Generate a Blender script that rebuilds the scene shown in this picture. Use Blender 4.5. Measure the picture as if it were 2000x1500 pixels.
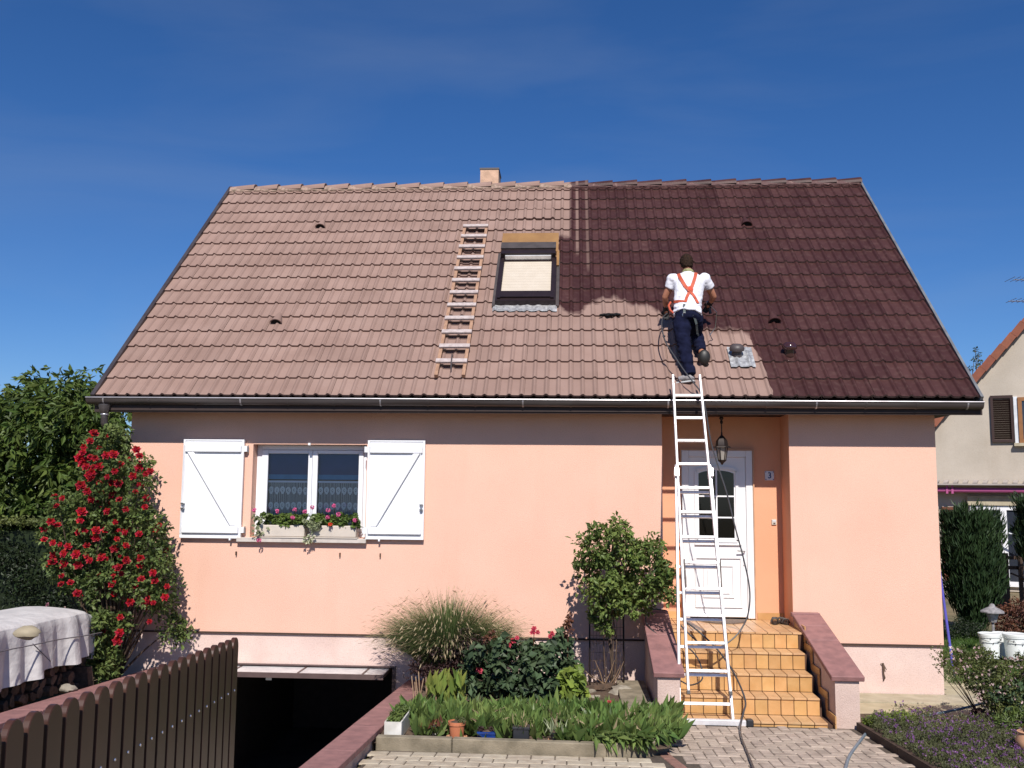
import bpy, bmesh, math, random
import numpy as np
from mathutils import Vector, Matrix, noise
from mathutils.bvhtree import BVHTree
random.seed(7); RN = np.random.default_rng(11)
for o in list(bpy.data.objects): bpy.data.objects.remove(o)
SC = bpy.context.scene
COL = SC.collection
# ------------------------------------------------------------------ camera
CAM = Vector((5.5704, -11.5702, 2.3156)); PITCH, YAW, ROLL, FPX = 0.11329, 0.06455, 0.00883, 1838.88
_fw = Vector((-math.sin(YAW)*math.cos(PITCH), math.cos(YAW)*math.cos(PITCH), math.sin(PITCH)))
_r = Vector((math.cos(YAW), math.sin(YAW), 0)); _u = _r.cross(_fw)
_r2 = _r*math.cos(ROLL)+_u*math.sin(ROLL); _u2 = -_r*math.sin(ROLL)+_u*math.cos(ROLL)
cd = bpy.data.cameras.new('camera'); cam = bpy.data.objects.new('camera', cd); COL.objects.link(cam)
cam.matrix_world = Matrix(((_r2.x, _u2.x, -_fw.x, CAM.x), (_r2.y, _u2.y, -_fw.y, CAM.y), (_r2.z, _u2.z, -_fw.z, CAM.z), (0, 0, 0, 1)))
cd.sensor_width = 36; cd.lens = 36*FPX/2000; cd.clip_end = 2000; cd.clip_start = .05
SC.camera = cam
# ------------------------------------------------------------------ light
SUN = Vector((0.11, -1.0, 0.985)).normalized()
EL = math.asin(SUN.z); AZ = math.atan2(SUN.x, SUN.y)
W = bpy.data.worlds.new('World'); SC.world = W; W.use_nodes = True
nt = W.node_tree; nt.nodes.clear()
out = nt.nodes.new('ShaderNodeOutputWorld'); bg = nt.nodes.new('ShaderNodeBackground')
sky = nt.nodes.new('ShaderNodeTexSky'); sky.sky_type = 'NISHITA'; sky.sun_disc = False
sky.sun_elevation = EL; sky.sun_rotation = AZ; sky.air_density = 1.0; sky.dust_density = 0.1; sky.ozone_density = 5.0; sky.altitude = 300
bg.inputs['Strength'].default_value = 0.068
# faint streaks of high cloud
tc = nt.nodes.new('ShaderNodeTexCoord'); mp = nt.nodes.new('ShaderNodeMapping'); mp.inputs['Scale'].default_value = (1.2, 1.6, 5.0); mp.inputs['Rotation'].default_value = (.25, .35, .2)
nz = nt.nodes.new('ShaderNodeTexNoise'); nz.inputs['Scale'].default_value = 1.6; nz.inputs['Detail'].default_value = 6; nz.inputs['Distortion'].default_value = .7
cr = nt.nodes.new('ShaderNodeValToRGB'); cr.color_ramp.elements[0].position = .45; cr.color_ramp.elements[1].position = .85
cr.color_ramp.elements[0].color = (0, 0, 0, 1); cr.color_ramp.elements[1].color = (.15, .15, .15, 1)
mx = nt.nodes.new('ShaderNodeMix'); mx.data_type = 'RGBA'; mx.inputs['B'].default_value = (5.0, 5.6, 6.4, 1)
L_ = nt.links.new
L_(tc.outputs['Generated'], mp.inputs['Vector']); L_(mp.outputs[0], nz.inputs['Vector']); L_(nz.outputs['Fac'], cr.inputs['Fac'])
tint = nt.nodes.new('ShaderNodeMix'); tint.data_type = 'RGBA'; tint.blend_type = 'MULTIPLY'; tint.inputs['Factor'].default_value = 1; tint.inputs['B'].default_value = (.86, .97, 1.22, 1); L_(sky.outputs[0], tint.inputs['A'])
hsv = nt.nodes.new('ShaderNodeHueSaturation'); hsv.inputs['Saturation'].default_value = 1.12; L_(tint.outputs['Result'], hsv.inputs['Color'])
L_(cr.outputs['Color'], mx.inputs['Factor']); L_(hsv.outputs[0], mx.inputs['A']); L_(mx.outputs['Result'], bg.inputs['Color']); L_(bg.outputs[0], out.inputs['Surface'])
sl = bpy.data.lights.new('sun', 'SUN'); sl.energy = 5.0; sl.angle = math.radians(.53); sl.color = (1, .95, .88)
so = bpy.data.objects.new('sun', sl); COL.objects.link(so); so.rotation_euler = SUN.to_track_quat('Z', 'Y').to_euler(); so.location = (3, -12, 14)
SC.view_settings.view_transform = 'Standard'; SC.view_settings.look = 'None'; SC.view_settings.gamma = 1; SC.view_settings.exposure = 0.2
SC.view_settings.use_curve_mapping = False
SC.render.engine = 'CYCLES'

def at(px, py, Y):
    """point of the photograph's ray (px,py in 2000x1500) at world depth plane y=Y"""
    d = _fw*FPX+_r2*(px-1000)+_u2*(750-py)
    return CAM+d*((Y-CAM.y)/d.y)
def at_n(px, py, n, d0):
    d = _fw*FPX+_r2*(px-1000)+_u2*(750-py)
    return CAM+d*((d0-CAM.dot(n))/d.dot(n))
ALPHA = math.radians(43.509); RU = Vector((0, math.cos(ALPHA), math.sin(ALPHA))); RNV = Vector((0, -math.sin(ALPHA), math.cos(ALPHA)))
RE = Vector((0, -.4212, 3.4198))                                 # eave line of the roof plane
def roofp(x, s, h=0.): return Vector((x, RE.y, RE.z))+RU*s+RNV*h
def at_roof(px, py, h=0.): return at_n(px, py, RNV, RE.dot(RNV)+h)
def gz(y): return .062*(-1.7-y) if y < -1.7 else 0.
def at_g(px, py, h=0.):
    p = at_n(px, py, Vector((0, .062, 1)), -.062*1.7+h)
    return p if p.y < -1.7 else at_n(px, py, Vector((0, 0, 1)), h)

# ------------------------------------------------------------------ materials
def ramp(nt, fac, stops):
    r = nt.nodes.new('ShaderNodeValToRGB'); el = r.color_ramp.elements
    while len(el) < len(stops): el.new(.5)
    for e, (p, c) in zip(el, stops): e.position = p; e.color = (*c, 1)
    nt.links.new(fac, r.inputs['Fac']); return r.outputs['Color']
def mulc(c, k): return tuple(min(1, v*k) for v in c)
def mat(name, c, c2=None, rough=.7, scale=8., bump=0., bscale=None, metal=0., spec=.5, detail=5., island=0., objvar=0., stretch=(1, 1, 1), coat=0., trans=0., spread=(.35, .65), subs=0., sheen=0.):
    m = bpy.data.materials.new(name); m.use_nodes = True; n = m.node_tree; b = n.nodes['Principled BSDF']
    b.inputs['Roughness'].default_value = rough; b.inputs['Metallic'].default_value = metal
    b.inputs['Specular IOR Level'].default_value = spec; b.inputs['Coat Weight'].default_value = coat
    g = n.nodes.new('ShaderNodeNewGeometry'); mp = n.nodes.new('ShaderNodeMapping'); mp.inputs['Scale'].default_value = stretch
    n.links.new(g.outputs['Position'], mp.inputs['Vector'])
    t = n.nodes.new('ShaderNodeTexNoise'); t.inputs['Scale'].default_value = scale; t.inputs['Detail'].default_value = detail
    n.links.new(mp.outputs[0], t.inputs['Vector'])
    if c2 is None: c2 = mulc(c, .82)
    colr = ramp(n, t.outputs['Fac'], [(spread[0], c2), (spread[1], c)])
    if subs:
        def over(colr, sc, st, lo, hi, k, amt):
            m2 = n.nodes.new('ShaderNodeMapping'); m2.inputs['Scale'].default_value = st; n.links.new(g.outputs['Position'], m2.inputs['Vector'])
            t3 = n.nodes.new('ShaderNodeTexNoise'); t3.inputs['Scale'].default_value = sc; t3.inputs['Detail'].default_value = 6; n.links.new(m2.outputs[0], t3.inputs['Vector'])
            f3 = n.nodes.new('ShaderNodeMapRange'); f3.inputs['From Min'].default_value = lo; f3.inputs['From Max'].default_value = hi; f3.inputs['To Max'].default_value = amt*subs; n.links.new(t3.outputs['Fac'], f3.inputs['Value'])
            x3 = n.nodes.new('ShaderNodeMix'); x3.data_type = 'RGBA'; x3.blend_type = 'MULTIPLY'; x3.inputs['B'].default_value = (*k, 1); n.links.new(f3.outputs[0], x3.inputs['Factor']); n.links.new(colr, x3.inputs['A']); return x3.outputs['Result']
        colr = over(colr, 70., (1, 1, 1), .5, .75, (.62, .55, .5), .8)        # grain of the render coat
        colr = over(colr, 3.2, (1, 1, .14), .55, .8, (.80, .74, .68), .6)      # faint run-off streaks
        colr = over(colr, .9, (1, 1, 1), .45, .75, (.90, .87, .84), .7)
    def vary(colr, src, amt):
        mr = n.nodes.new('ShaderNodeMapRange'); mr.inputs['To Min'].default_value = 1-amt; mr.inputs['To Max'].default_value = 1+amt
        n.links.new(src, mr.inputs['Value'])
        hs = n.nodes.new('ShaderNodeHueSaturation'); n.links.new(mr.outputs[0], hs.inputs['Value']); n.links.new(colr, hs.inputs['Color'])
        mh = n.nodes.new('ShaderNodeMapRange'); mh.inputs['To Min'].default_value = .5-amt*.03; mh.inputs['To Max'].default_value = .5+amt*.03
        w = n.nodes.new('ShaderNodeTexWhiteNoise'); w.noise_dimensions = '1D'; n.links.new(src, w.inputs['W']); n.links.new(w.outputs['Value'], mh.inputs['Value']); n.links.new(mh.outputs[0], hs.inputs['Hue'])
        return hs.outputs['Color']
    if island: colr = vary(colr, g.outputs['Random Per Island'], island)
    if objvar:
        oi = n.nodes.new('ShaderNodeObjectInfo'); colr = vary(colr, oi.outputs['Random'], objvar)
    n.links.new(colr, b.inputs['Base Color'])
    if bump:
        t2 = n.nodes.new('ShaderNodeTexNoise'); t2.inputs['Scale'].default_value = bscale or scale*4; t2.inputs['Detail'].default_value = 4
        n.links.new(mp.outputs[0], t2.inputs['Vector'])
        bp = n.nodes.new('ShaderNodeBump'); bp.inputs['Strength'].default_value = bump; bp.inputs['Distance'].default_value = .01
        n.links.new(t2.outputs['Fac'], bp.inputs['Height']); n.links.new(bp.outputs[0], b.inputs['Normal'])
    if trans:
        tr = n.nodes.new('ShaderNodeBsdfTranslucent'); ms = n.nodes.new('ShaderNodeMixShader'); ms.inputs[0].default_value = trans
        hs = n.nodes.new('ShaderNodeHueSaturation'); hs.inputs['Value'].default_value = 1.3; hs.inputs['Hue'].default_value = .485; n.links.new(colr, hs.inputs['Color'])
        n.links.new(hs.outputs[0], tr.inputs['Color']); o = n.nodes['Material Output']
        n.links.new(b.outputs[0], ms.inputs[1]); n.links.new(tr.outputs[0], ms.inputs[2]); n.links.new(ms.outputs[0], o.inputs['Surface'])
    return m
M = {}
M['stucco'] = mat('salmon_stucco', (.785, .485, .375), (.745, .45, .345), rough=.93, scale=1.3, bump=.55, bscale=110, spec=.2, spread=(.3, .7), subs=.35)
M['recess'] = mat('bounce_tinted_stucco', (.74, .37, .225), (.70, .345, .205), rough=.93, scale=1.5, bump=.5, bscale=110, spec=.2)  # warm light bounced around the porch is put into this stucco colour
M['plinth'] = mat('pale_pink_render', (.72, .56, .50), (.64, .48, .43), rough=.93, scale=2.2, bump=.4, bscale=90, spec=.2, subs=.6)
M['paraw'] = mat('beige_pink_render', (.60, .46, .40), (.50, .37, .32), rough=.93, scale=3, bump=.5, bscale=90, spec=.2, subs=.6)
M['coping'] = mat('mauve_coping', (.30, .145, .135), (.215, .105, .10), rough=.75, scale=9, bump=.25, bscale=120)
M['gap'] = mat('dark_joint', (.06, .035, .025), rough=.95)
M['white'] = mat('white_paint', (.80, .80, .82), (.76, .76, .79), rough=.35, scale=3)
M['whitedoor'] = mat('white_door', (.80, .79, .79), (.76, .75, .76), rough=.3, scale=3)
M['zinc'] = mat('brown_grey_gutter', (.13, .115, .115), (.085, .07, .068), rough=.38, scale=3, metal=.6, stretch=(.4, 4, 4))
M['zinclip'] = mat('zinc_lip', (.48, .46, .48), (.36, .34, .36), rough=.35, scale=5, metal=.7)
M['soffit'] = mat('dark_brown_soffit', (.035, .018, .014), (.025, .013, .011), rough=.7, scale=10)
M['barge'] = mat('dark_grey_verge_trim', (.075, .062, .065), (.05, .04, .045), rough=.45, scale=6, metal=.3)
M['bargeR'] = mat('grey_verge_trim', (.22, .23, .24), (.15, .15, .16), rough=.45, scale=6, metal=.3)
M['chim'] = mat('peach_chimney_render', (.62, .40, .28), (.45, .29, .20), rough=.9, scale=9, bump=.4)
M['mortar'] = mat('grey_beige_mortar', (.36, .25, .20), (.22, .16, .12), rough=.95, scale=22, bump=.7, spread=(.4, .6))
M['mortar_coated'] = mat('coated_mortar', (.09, .04, .038), (.20, .12, .10), rough=.7, scale=16, bump=.7, spread=(.30, .42))
M['dark'] = mat('near_black', (.012, .011, .012), (.02, .018, .018), rough=.6)
M['iron'] = mat('black_brown_iron', (.035, .025, .022), rough=.5, metal=.5)
M['alu'] = mat('bright_aluminium', (.83, .82, .84), (.70, .69, .71), rough=.42, scale=14, metal=.45, stretch=(1, 1, .3))
M['aluw'] = mat('white_paint_spattered_aluminium', (.82, .80, .80), (.55, .45, .42), rough=.5, scale=30, metal=.15, spread=(.3, .45))
M['wood'] = mat('raw_orange_wood', (.38, .225, .145), (.27, .15, .095), rough=.8, scale=18, stretch=(3, 1, .3), bump=.2)
M['rung'] = mat('weathered_pale_wood', (.47, .40, .385), (.35, .285, .27), rough=.85, scale=20, bump=.2)
M['board'] = mat('ochre_plywood', (.29, .155, .055), (.235, .12, .042), rough=.6, scale=5, stretch=(1, .4, 1))
M['orange_tile'] = mat('ochre_glazed_tile', (.58, .34, .145), (.48, .26, .095), rough=.32, scale=7, island=.0, objvar=.13, spread=(.3, .7))
M['tread'] = mat('ochre_tread_tile', (.58, .36, .19), (.49, .28, .13), rough=.4, scale=9, objvar=.12, spread=(.3, .7))
M['grout'] = mat('dark_brown_grout', (.10, .05, .03), rough=.9)
M['paverA'] = mat('grey_beige_paver', (.50, .43, .33), (.38, .31, .23), rough=.92, scale=12, objvar=.10, bump=.5, bscale=150)
M['paverB'] = mat('warm_grey_paver', (.45, .36, .29), (.32, .25, .20), rough=.92, scale=8, objvar=.12, bump=.5, bscale=150)
M['paverR'] = mat('red_paver', (.30, .155, .12), (.22, .115, .09), rough=.92, scale=12, objvar=.14, bump=.5, bscale=150)
M['joint'] = mat('sand_joint', (.10, .075, .055), (.06, .045, .035), rough=.97, scale=30)
M['concrete'] = mat('mossy_concrete', (.27, .225, .16), (.15, .125, .085), rough=.95, scale=6, bump=.5, bscale=80)
M['conlight'] = mat('pale_concrete', (.46, .40, .29), (.34, .29, .20), rough=.95, scale=5, bump=.4, bscale=90)
M['slab'] = mat('yellow_grey_slab', (.46, .39, .26), (.36, .30, .19), rough=.95, scale=4, objvar=.08, bump=.4, bscale=90)
M['soil'] = mat('brown_soil', (.13, .085, .055), (.06, .038, .026), rough=.98, scale=25, bump=1.0, bscale=60)
M['ground'] = mat('dry_garden_ground', (.22, .16, .09), (.10, .09, .04), rough=.98, scale=1.2, bump=.6, bscale=40)
M['stone'] = mat('pale_field_stone', (.36, .32, .26), (.22, .19, .15), rough=.92, scale=9, bump=.7, bscale=40)
M['log'] = mat('split_log', (.16, .095, .065), (.085, .05, .035), rough=.9, scale=28, objvar=.35, bump=.5)
M['bark'] = mat('brown_bark', (.12, .075, .05), (.06, .04, .028), rough=.95, scale=30, bump=.8, stretch=(1, 1, .25))
M['twig'] = mat('dry_twig', (.36, .24, .15), (.24, .15, .09), rough=.9, scale=30)
M['gate'] = mat('glossy_brown_picket', (.066, .028, .018), (.050, .021, .014), rough=.36, scale=6, spec=.4, stretch=(1, 1, .15), objvar=.12)
M['screw'] = mat('shiny_screw', (.8, .8, .8), rough=.2, metal=.9)
M['terra'] = mat('terracotta', (.50, .17, .08), (.42, .14, .065), rough=.7, scale=10)
M['peach_saucer'] = mat('peach_saucer', (.60, .33, .19), rough=.6)
M['blackpot'] = mat('black_plastic', (.022, .023, .028), rough=.45)
M['bluepot'] = mat('blue_glazed_pot', (.015, .05, .24), (.01, .035, .17), rough=.15, coat=.5)
M['whitepot'] = mat('white_planter', (.66, .64, .60), (.48, .46, .42), rough=.6, scale=9)
M['beigepot'] = mat('beige_planter', (.56, .49, .42), (.50, .44, .38), rough=.6)
M['sill'] = mat('stone_sill', (.56, .50, .45), (.46, .41, .37), rough=.85, scale=14)
M['blind'] = mat('shaded_blind', (.018, .05, .20), (.014, .042, .17), rough=.7)  # blind in its shaded tone, shade put into the colour
M['blindlit'] = mat('lit_blind', (.07, .30, .50), (.05, .24, .42), rough=.7)  # same blind, its lit lower strip painted in a lighter blue
M['lace'] = mat('lace', (.86, .87, .80), (.78, .80, .74), rough=.9)
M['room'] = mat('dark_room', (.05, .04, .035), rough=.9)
M['velux'] = mat('dark_brown_metal', (.032, .020, .022), (.025, .016, .018), rough=.32, metal=.3)
M['veluxgrey'] = mat('grey_brown_metal', (.12, .10, .095), (.09, .075, .07), rough=.4, metal=.4)
M['slat'] = mat('cream_blind_slat', (.53, .46, .375), (.50, .43, .345), rough=.6)
M['lead'] = mat('wrinkled_lead', (.56, .56, .56), (.32, .32, .33), rough=.42, metal=.45, scale=22, bump=.6, bscale=30)
M['ventgrey'] = mat('dark_grey_vent', (.075, .06, .06), rough=.5)
M['ventbrown'] = mat('wet_brown_vent', (.05, .018, .018), rough=.15, coat=.6)
M['hole'] = mat('black_opening', (.004, .003, .003), rough=1)
M['number'] = mat('white_enamel', (.72, .74, .78), rough=.25)
M['navy'] = mat('navy_enamel', (.02, .04, .16), rough=.3)
M['mat'] = mat('brown_grey_doormat', (.20, .15, .12), (.12, .09, .07), rough=.97, scale=60)
M['leather'] = mat('dark_leather', (.04, .025, .018), rough=.6)
M['skin'] = mat('tanned_skin', (.40, .17, .10), (.34, .14, .08), rough=.6, scale=12)
M['tee'] = mat('white_cotton', (.74, .74, .80), (.66, .66, .72), rough=.9, scale=9, bump=.35, bscale=14)
M['denim'] = mat('navy_workwear', (.0085, .0105, .032), (.005, .006, .019), rough=.95, spec=.12, scale=12, bump=.5, bscale=22)
M['harness'] = mat('red_orange_webbing', (.50, .09, .04), (.42, .07, .03), rough=.7)
M['hair'] = mat('dark_brown_hair', (.035, .018, .010), (.012, .007, .005), rough=.8, spec=.15, scale=60, bump=.8, bscale=90)
M['scarf'] = mat('olive_yellow_scarf', (.30, .30, .14), (.18, .18, .08), rough=.9, scale=40)
M['glove'] = mat('black_glove', (.012, .012, .014), rough=.7)
M['greystrap'] = mat('grey_green_strap', (.10, .12, .12), rough=.7)
M['steel'] = mat('steel_buckle', (.45, .45, .44), rough=.3, metal=.9)
M['shoe'] = mat('pale_grey_trainer', (.33, .31, .31), (.22, .2, .2), rough=.8, scale=30)
M['sole'] = mat('black_sole', (.02, .018, .016), rough=.5)
M['reflect'] = mat('reflective_band', (.55, .56, .55), rough=.3)
M['cable'] = mat('dark_grey_hose', (.055, .055, .06), rough=.45)
M['hose'] = mat('blue_grey_hose', (.16, .21, .25), (.12, .16, .2), rough=.45)
M['tarp'] = mat('white_tarpaulin', (.66, .62, .60), (.54, .51, .50), rough=.5, scale=5, bump=1.0, bscale=13)
M['cord'] = mat('grey_cord', (.16, .14, .15), rough=.8)
M['nwall'] = mat('cream_grey_render', (.50, .44, .37), (.44, .385, .32), rough=.95, scale=1.5, bump=.3, bscale=60, subs=.6)
M['ntile'] = mat('red_verge_tile', (.30, .10, .055), (.22, .075, .045), rough=.85, scale=5, objvar=.15)
M['nshut'] = mat('dark_brown_shutter', (.035, .013, .010), rough=.6)
M['nshutR'] = mat('red_brown_shutter', (.16, .05, .025), rough=.6)
M['nwood'] = mat('varnished_window_wood', (.28, .12, .04), rough=.5)
M['pink'] = mat('pink_awning_case', (.42, .09, .24), (.38, .08, .22), rough=.5)
M['awn'] = mat('grey_tile_ledge', (.40, .35, .32), rough=.8, scale=3)
M['fence'] = mat('dark_brown_fence', (.06, .035, .022), (.04, .022, .015), rough=.8, scale=12)
M['bucket'] = mat('white_plastic_bucket', (.82, .84, .83), (.76, .79, .78), rough=.4, scale=6)
M['pole'] = mat('violet_blue_pole', (.10, .09, .42), rough=.3, coat=.3)
M['greyplastic'] = mat('grey_stone_lamp', (.30, .28, .29), (.18, .17, .18), rough=.8, scale=25)
M['cream'] = mat('cream_plastic', (.62, .56, .48), rough=.5)
M['gmetal'] = mat('garage_door_white', (.62, .60, .60), (.50, .48, .49), rough=.4, scale=6)
M['gbrown'] = mat('garage_door_brown', (.11, .07, .065), rough=.5)
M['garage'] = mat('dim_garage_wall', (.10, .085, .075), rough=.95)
M['asphalt'] = mat('driveway_concrete', (.16, .145, .13), (.11, .10, .09), rough=.95, scale=4, bump=.4)
# foliage
def fol(name, c, c2, isl=.35, tr=.28, rough=.55, spec=.35): return mat(name, c, c2, rough=rough, scale=2.2, island=isl, trans=tr, spec=spec)
M['f_tree'] = fol('walnut_leaves', (.10, .14, .028), (.045, .08, .016), isl=.45)
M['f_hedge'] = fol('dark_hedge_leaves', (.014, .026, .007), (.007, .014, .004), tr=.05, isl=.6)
M['f_rose'] = fol('rose_leaves', (.125, .165, .045), (.07, .105, .028), isl=.45)
M['f_kiwi'] = fol('climber_leaves', (.15, .20, .05), (.08, .12, .028), isl=.45)
M['f_dark'] = fol('dark_shrub_leaves', (.065, .10, .045), (.035, .06, .028), tr=.2, isl=.45)
M['f_lime'] = fol('lime_leaves', (.22, .28, .05), (.14, .20, .035))
M['f_yellow'] = fol('yellowing_broad_leaves', (.27, .28, .07), (.12, .20, .04), isl=.3)
M['f_red'] = fol('bronze_leaves', (.15, .06, .03), (.08, .03, .022), tr=.15)
M['f_brown'] = fol('dark_purple_shrub', (.055, .025, .022), (.03, .015, .014), tr=.1)
M['f_lily'] = fol('lily_of_the_valley_leaves', (.17, .23, .07), (.09, .15, .04), isl=.5, rough=.4)
M['f_grass'] = fol('ornamental_grass_blades', (.15, .20, .075), (.09, .135, .045), isl=.35)
M['f_seed'] = fol('straw_seed_heads', (.42, .33, .20), (.30, .24, .14), isl=.2)
M['f_lawn'] = fol('lawn_grass', (.085, .15, .03), (.05, .10, .02), isl=.3)
M['f_conifer'] = fol('conifer_sprays', (.035, .065, .022), (.018, .038, .014), tr=.12)
M['f_bush'] = fol('small_olive_leaves', (.14, .16, .045), (.08, .10, .03))
M['f_lav'] = fol('grey_green_stems', (.13, .14, .06), (.08, .09, .04))
M['f_geran'] = fol('geranium_leaves', (.14, .20, .04), (.08, .13, .03))
M['f_varieg'] = fol('cream_edged_leaves', (.45, .48, .32), (.16, .20, .08), isl=.3)
M['p_red'] = fol('crimson_petals', (.35, .006, .014), (.22, .004, .009), isl=.35, tr=.08)
M['p_pink'] = fol('pink_petals', (.72, .16, .34), (.62, .10, .26), isl=.2)
M['p_orange'] = fol('orange_red_petals', (.80, .10, .04), (.7, .08, .03), isl=.15)
M['p_pinkred'] = fol('rosy_red_petals', (.50, .06, .09), (.38, .03, .05), isl=.3)
M['p_purple'] = fol('purple_flowers', (.25, .11, .28), (.16, .07, .19), isl=.4)
M['p_pale'] = fol('pale_pink_petals', (.62, .47, .44), (.52, .38, .36), isl=.2)
M['p_lupin'] = fol('dusty_pink_lupin', (.45, .20, .25), (.35, .14, .2))

def glass(name, tint=(.9, .95, 1), rough=0.0, refl=1.0, base=0.0):
    m = bpy.data.materials.new(name); m.use_nodes = True; n = m.node_tree; n.nodes.clear()
    o = n.nodes.new('ShaderNodeOutputMaterial'); t = n.nodes.new('ShaderNodeBsdfTransparent'); g = n.nodes.new('ShaderNodeBsdfGlossy'); f = n.nodes.new('ShaderNodeFresnel'); x = n.nodes.new('ShaderNodeMixShader')
    f.inputs['IOR'].default_value = 1.52; t.inputs['Color'].default_value = (*tint, 1); g.inputs['Roughness'].default_value = rough
    g.inputs['Color'].default_value = (refl, refl, refl, 1)
    n.links.new(f.outputs[0], x.inputs[0]); n.links.new(t.outputs[0], x.inputs[1]); n.links.new(g.outputs[0], x.inputs[2]); n.links.new(x.outputs[0], o.inputs['Surface'])
    return m
M['glass'] = glass('window_glass'); M['glassdark'] = mat('dark_glass', (.03, .035, .05), rough=.05, spec=.8); M['lanternglass'] = mat('milky_glass', (.55, .50, .44), rough=.25, trans=.5); M['pebble'] = mat('tan_pebble', (.36, .30, .20), (.30, .25, .17), rough=.7, scale=9); M['frost'] = glass('amber_glass', (.42, .34, .26), .06)

# roof tile material: bare clay-pink concrete, coated dark red-brown over the area already sprayed
def tile_mat(name, per_cell=False, ridge=False):
    m = bpy.data.materials.new(name); m.use_nodes = True; n = m.node_tree; b = n.nodes['Principled BSDF']; N = n.nodes.new; K = n.links.new
    g = N('ShaderNodeNewGeometry')
    def vm(op, a, c):
        v = N('ShaderNodeVectorMath'); v.operation = op
        K(a, v.inputs[0]); v.inputs[1].default_value = c; return v
    def mth(op, a, c=None, d=None, clamp=False):
        x = N('ShaderNodeMath'); x.operation = op; x.use_clamp = clamp
        for i, q in enumerate((a, c, d)):
            if q is None: continue
            if hasattr(q, 'is_linked'): K(q, x.inputs[i])
            else: x.inputs[i].default_value = q
        return x.outputs[0]
    def noi(scale, detail=4., vec=None):
        t = N('ShaderNodeTexNoise'); t.inputs['Scale'].default_value = scale; t.inputs['Detail'].default_value = detail
        K(vec or g.outputs['Position'], t.inputs['Vector']); return t.outputs['Fac']
    rel = vm('SUBTRACT', g.outputs['Position'], tuple(RE)).outputs['Vector']
    s = vm('DOT_PRODUCT', rel, tuple(RU)).outputs['Value']
    sx = N('ShaderNodeSeparateXYZ'); K(rel, sx.inputs[0]); x = sx.outputs['X']
    wob = mth('MULTIPLY_ADD', noi(7.), .26, -.13); x2 = mth('ADD', x, mth('MULTIPLY', mth('SUBTRACT', noi(3.1), .5), .12)); s2 = mth('ADD', s, wob)
    # lowest coated point along the slope for each x
    xn = mth('DIVIDE', mth('SUBTRACT', x2, 5.2), 3.0, clamp=True)
    fc = N('ShaderNodeFloatCurve'); cv = fc.mapping.curves[0]
    pts = [(5.30, 7.9), (5.34, 7.9), (5.37, 2.05), (5.5, 1.78), (5.65, 1.78), (5.79, 2.05), (6.14, 2.2), (6.41, 2.02), (6.62, 1.98), (6.8, 1.72), (7.1, 1.4), (7.43, 1.38), (7.69, 1.38), (7.84, 1.24), (7.87, .7), (7.90, .3), (7.93, -.4)]
    pts = [((a-5.2)/3., max(0, (c+.5)/8.5)) for a, c in pts]
    cv.points[0].location = (0, 1); cv.points[1].location = (1, 0)
    for p in pts: cv.points.new(*p)
    for p in cv.points: p.handle_type = 'VECTOR'
    fc.mapping.update(); K(xn, fc.inputs['Value'])
    sb = mth('MULTIPLY_ADD', fc.outputs[0], 8.5, -.5)
    mask = mth('MULTIPLY_ADD', mth('SUBTRACT', s2, sb), 7.0, .5, clamp=True)
    # left of x=5.53 only the part beside the window, below s=4
    left = mth('MULTIPLY_ADD', mth('SUBTRACT', x, 5.53), 22., .5, clamp=True)
    low = mth('MULTIPLY_ADD', mth('SUBTRACT', 3.95, s2), 7., .5, clamp=True)
    mask = mth('MULTIPLY', mask, mth('MAXIMUM', left, low))
    # missed bare lines near the edge
    for xa, lo, am in ((5.64, 3.5, .6), (5.795, 3.0, .35)):
        d = mth('ABSOLUTE', mth('SUBTRACT', x, xa)); st = mth('MULTIPLY_ADD', mth('SUBTRACT', .022, d), 60., .5, clamp=True)
        st = mth('MULTIPLY', st, mth('MULTIPLY_ADD', mth('SUBTRACT', s2, lo), 4., .5, clamp=True)); mask = mth('MULTIPLY', mask, mth('SUBTRACT', 1., mth('MULTIPLY', st, am)))
    mask = mth('MULTIPLY', mask, mth('MULTIPLY_ADD', noi(14., 6.), .4, .80, clamp=True))
    # per tile tone
    if per_cell:
        cx = mth('FLOOR', mth('DIVIDE', mth('ADD', x, .2541), .29187)); cs = mth('FLOOR', mth('DIVIDE', mth('SUBTRACT', s, .002), .3483))
        cb = N('ShaderNodeCombineXYZ'); K(cx, cb.inputs[0]); K(cs, cb.inputs[1]); wn = N('ShaderNodeTexWhiteNoise'); K(cb.outputs[0], wn.inputs['Vector']); rnd = wn.outputs['Value']
    else:
        oi = N('ShaderNodeObjectInfo'); rnd = oi.outputs['Random']
    bare = ramp(n, mth('ADD', mth('MULTIPLY', noi(2.3, 6.), .8), mth('MULTIPLY', noi(60.), .25)), [(.3, (.228, .146, .120)), (.5, (.262, .171, .142)), (.72, (.292, .196, .165))])
    coat = ramp(n, mth('ADD', mth('MULTIPLY', noi(5., 6.), .55), mth('MULTIPLY', rnd, .5)), [(.2, (.038, .013, .0125)), (.5, (.049, .0185, .0175)), (.85, (.068, .028, .026))])
    hv = N('ShaderNodeHueSaturation'); K(bare, hv.inputs['Color']); K(mth('MULTIPLY_ADD', rnd, .12, .94), hv.inputs['Value'])
    mix = N('ShaderNodeMix'); mix.data_type = 'RGBA'; K(mask, mix.inputs['Factor']); K(hv.outputs[0], mix.inputs['A']); K(coat, mix.inputs['B'])
    # lichen specks
    K(mix.outputs['Result'], b.inputs['Base Color'])
    K(mth('MULTIPLY_ADD', mask, -.38, .88), b.inputs['Roughness']); b.inputs['Specular IOR Level'].default_value = .25
    bp = N('ShaderNodeBump'); bp.inputs['Strength'].default_value = .35; bp.inputs['Distance'].default_value = .006; K(noi(130., 3.), bp.inputs['Height']); K(bp.outputs[0], b.inputs['Normal'])
    return m
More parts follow.
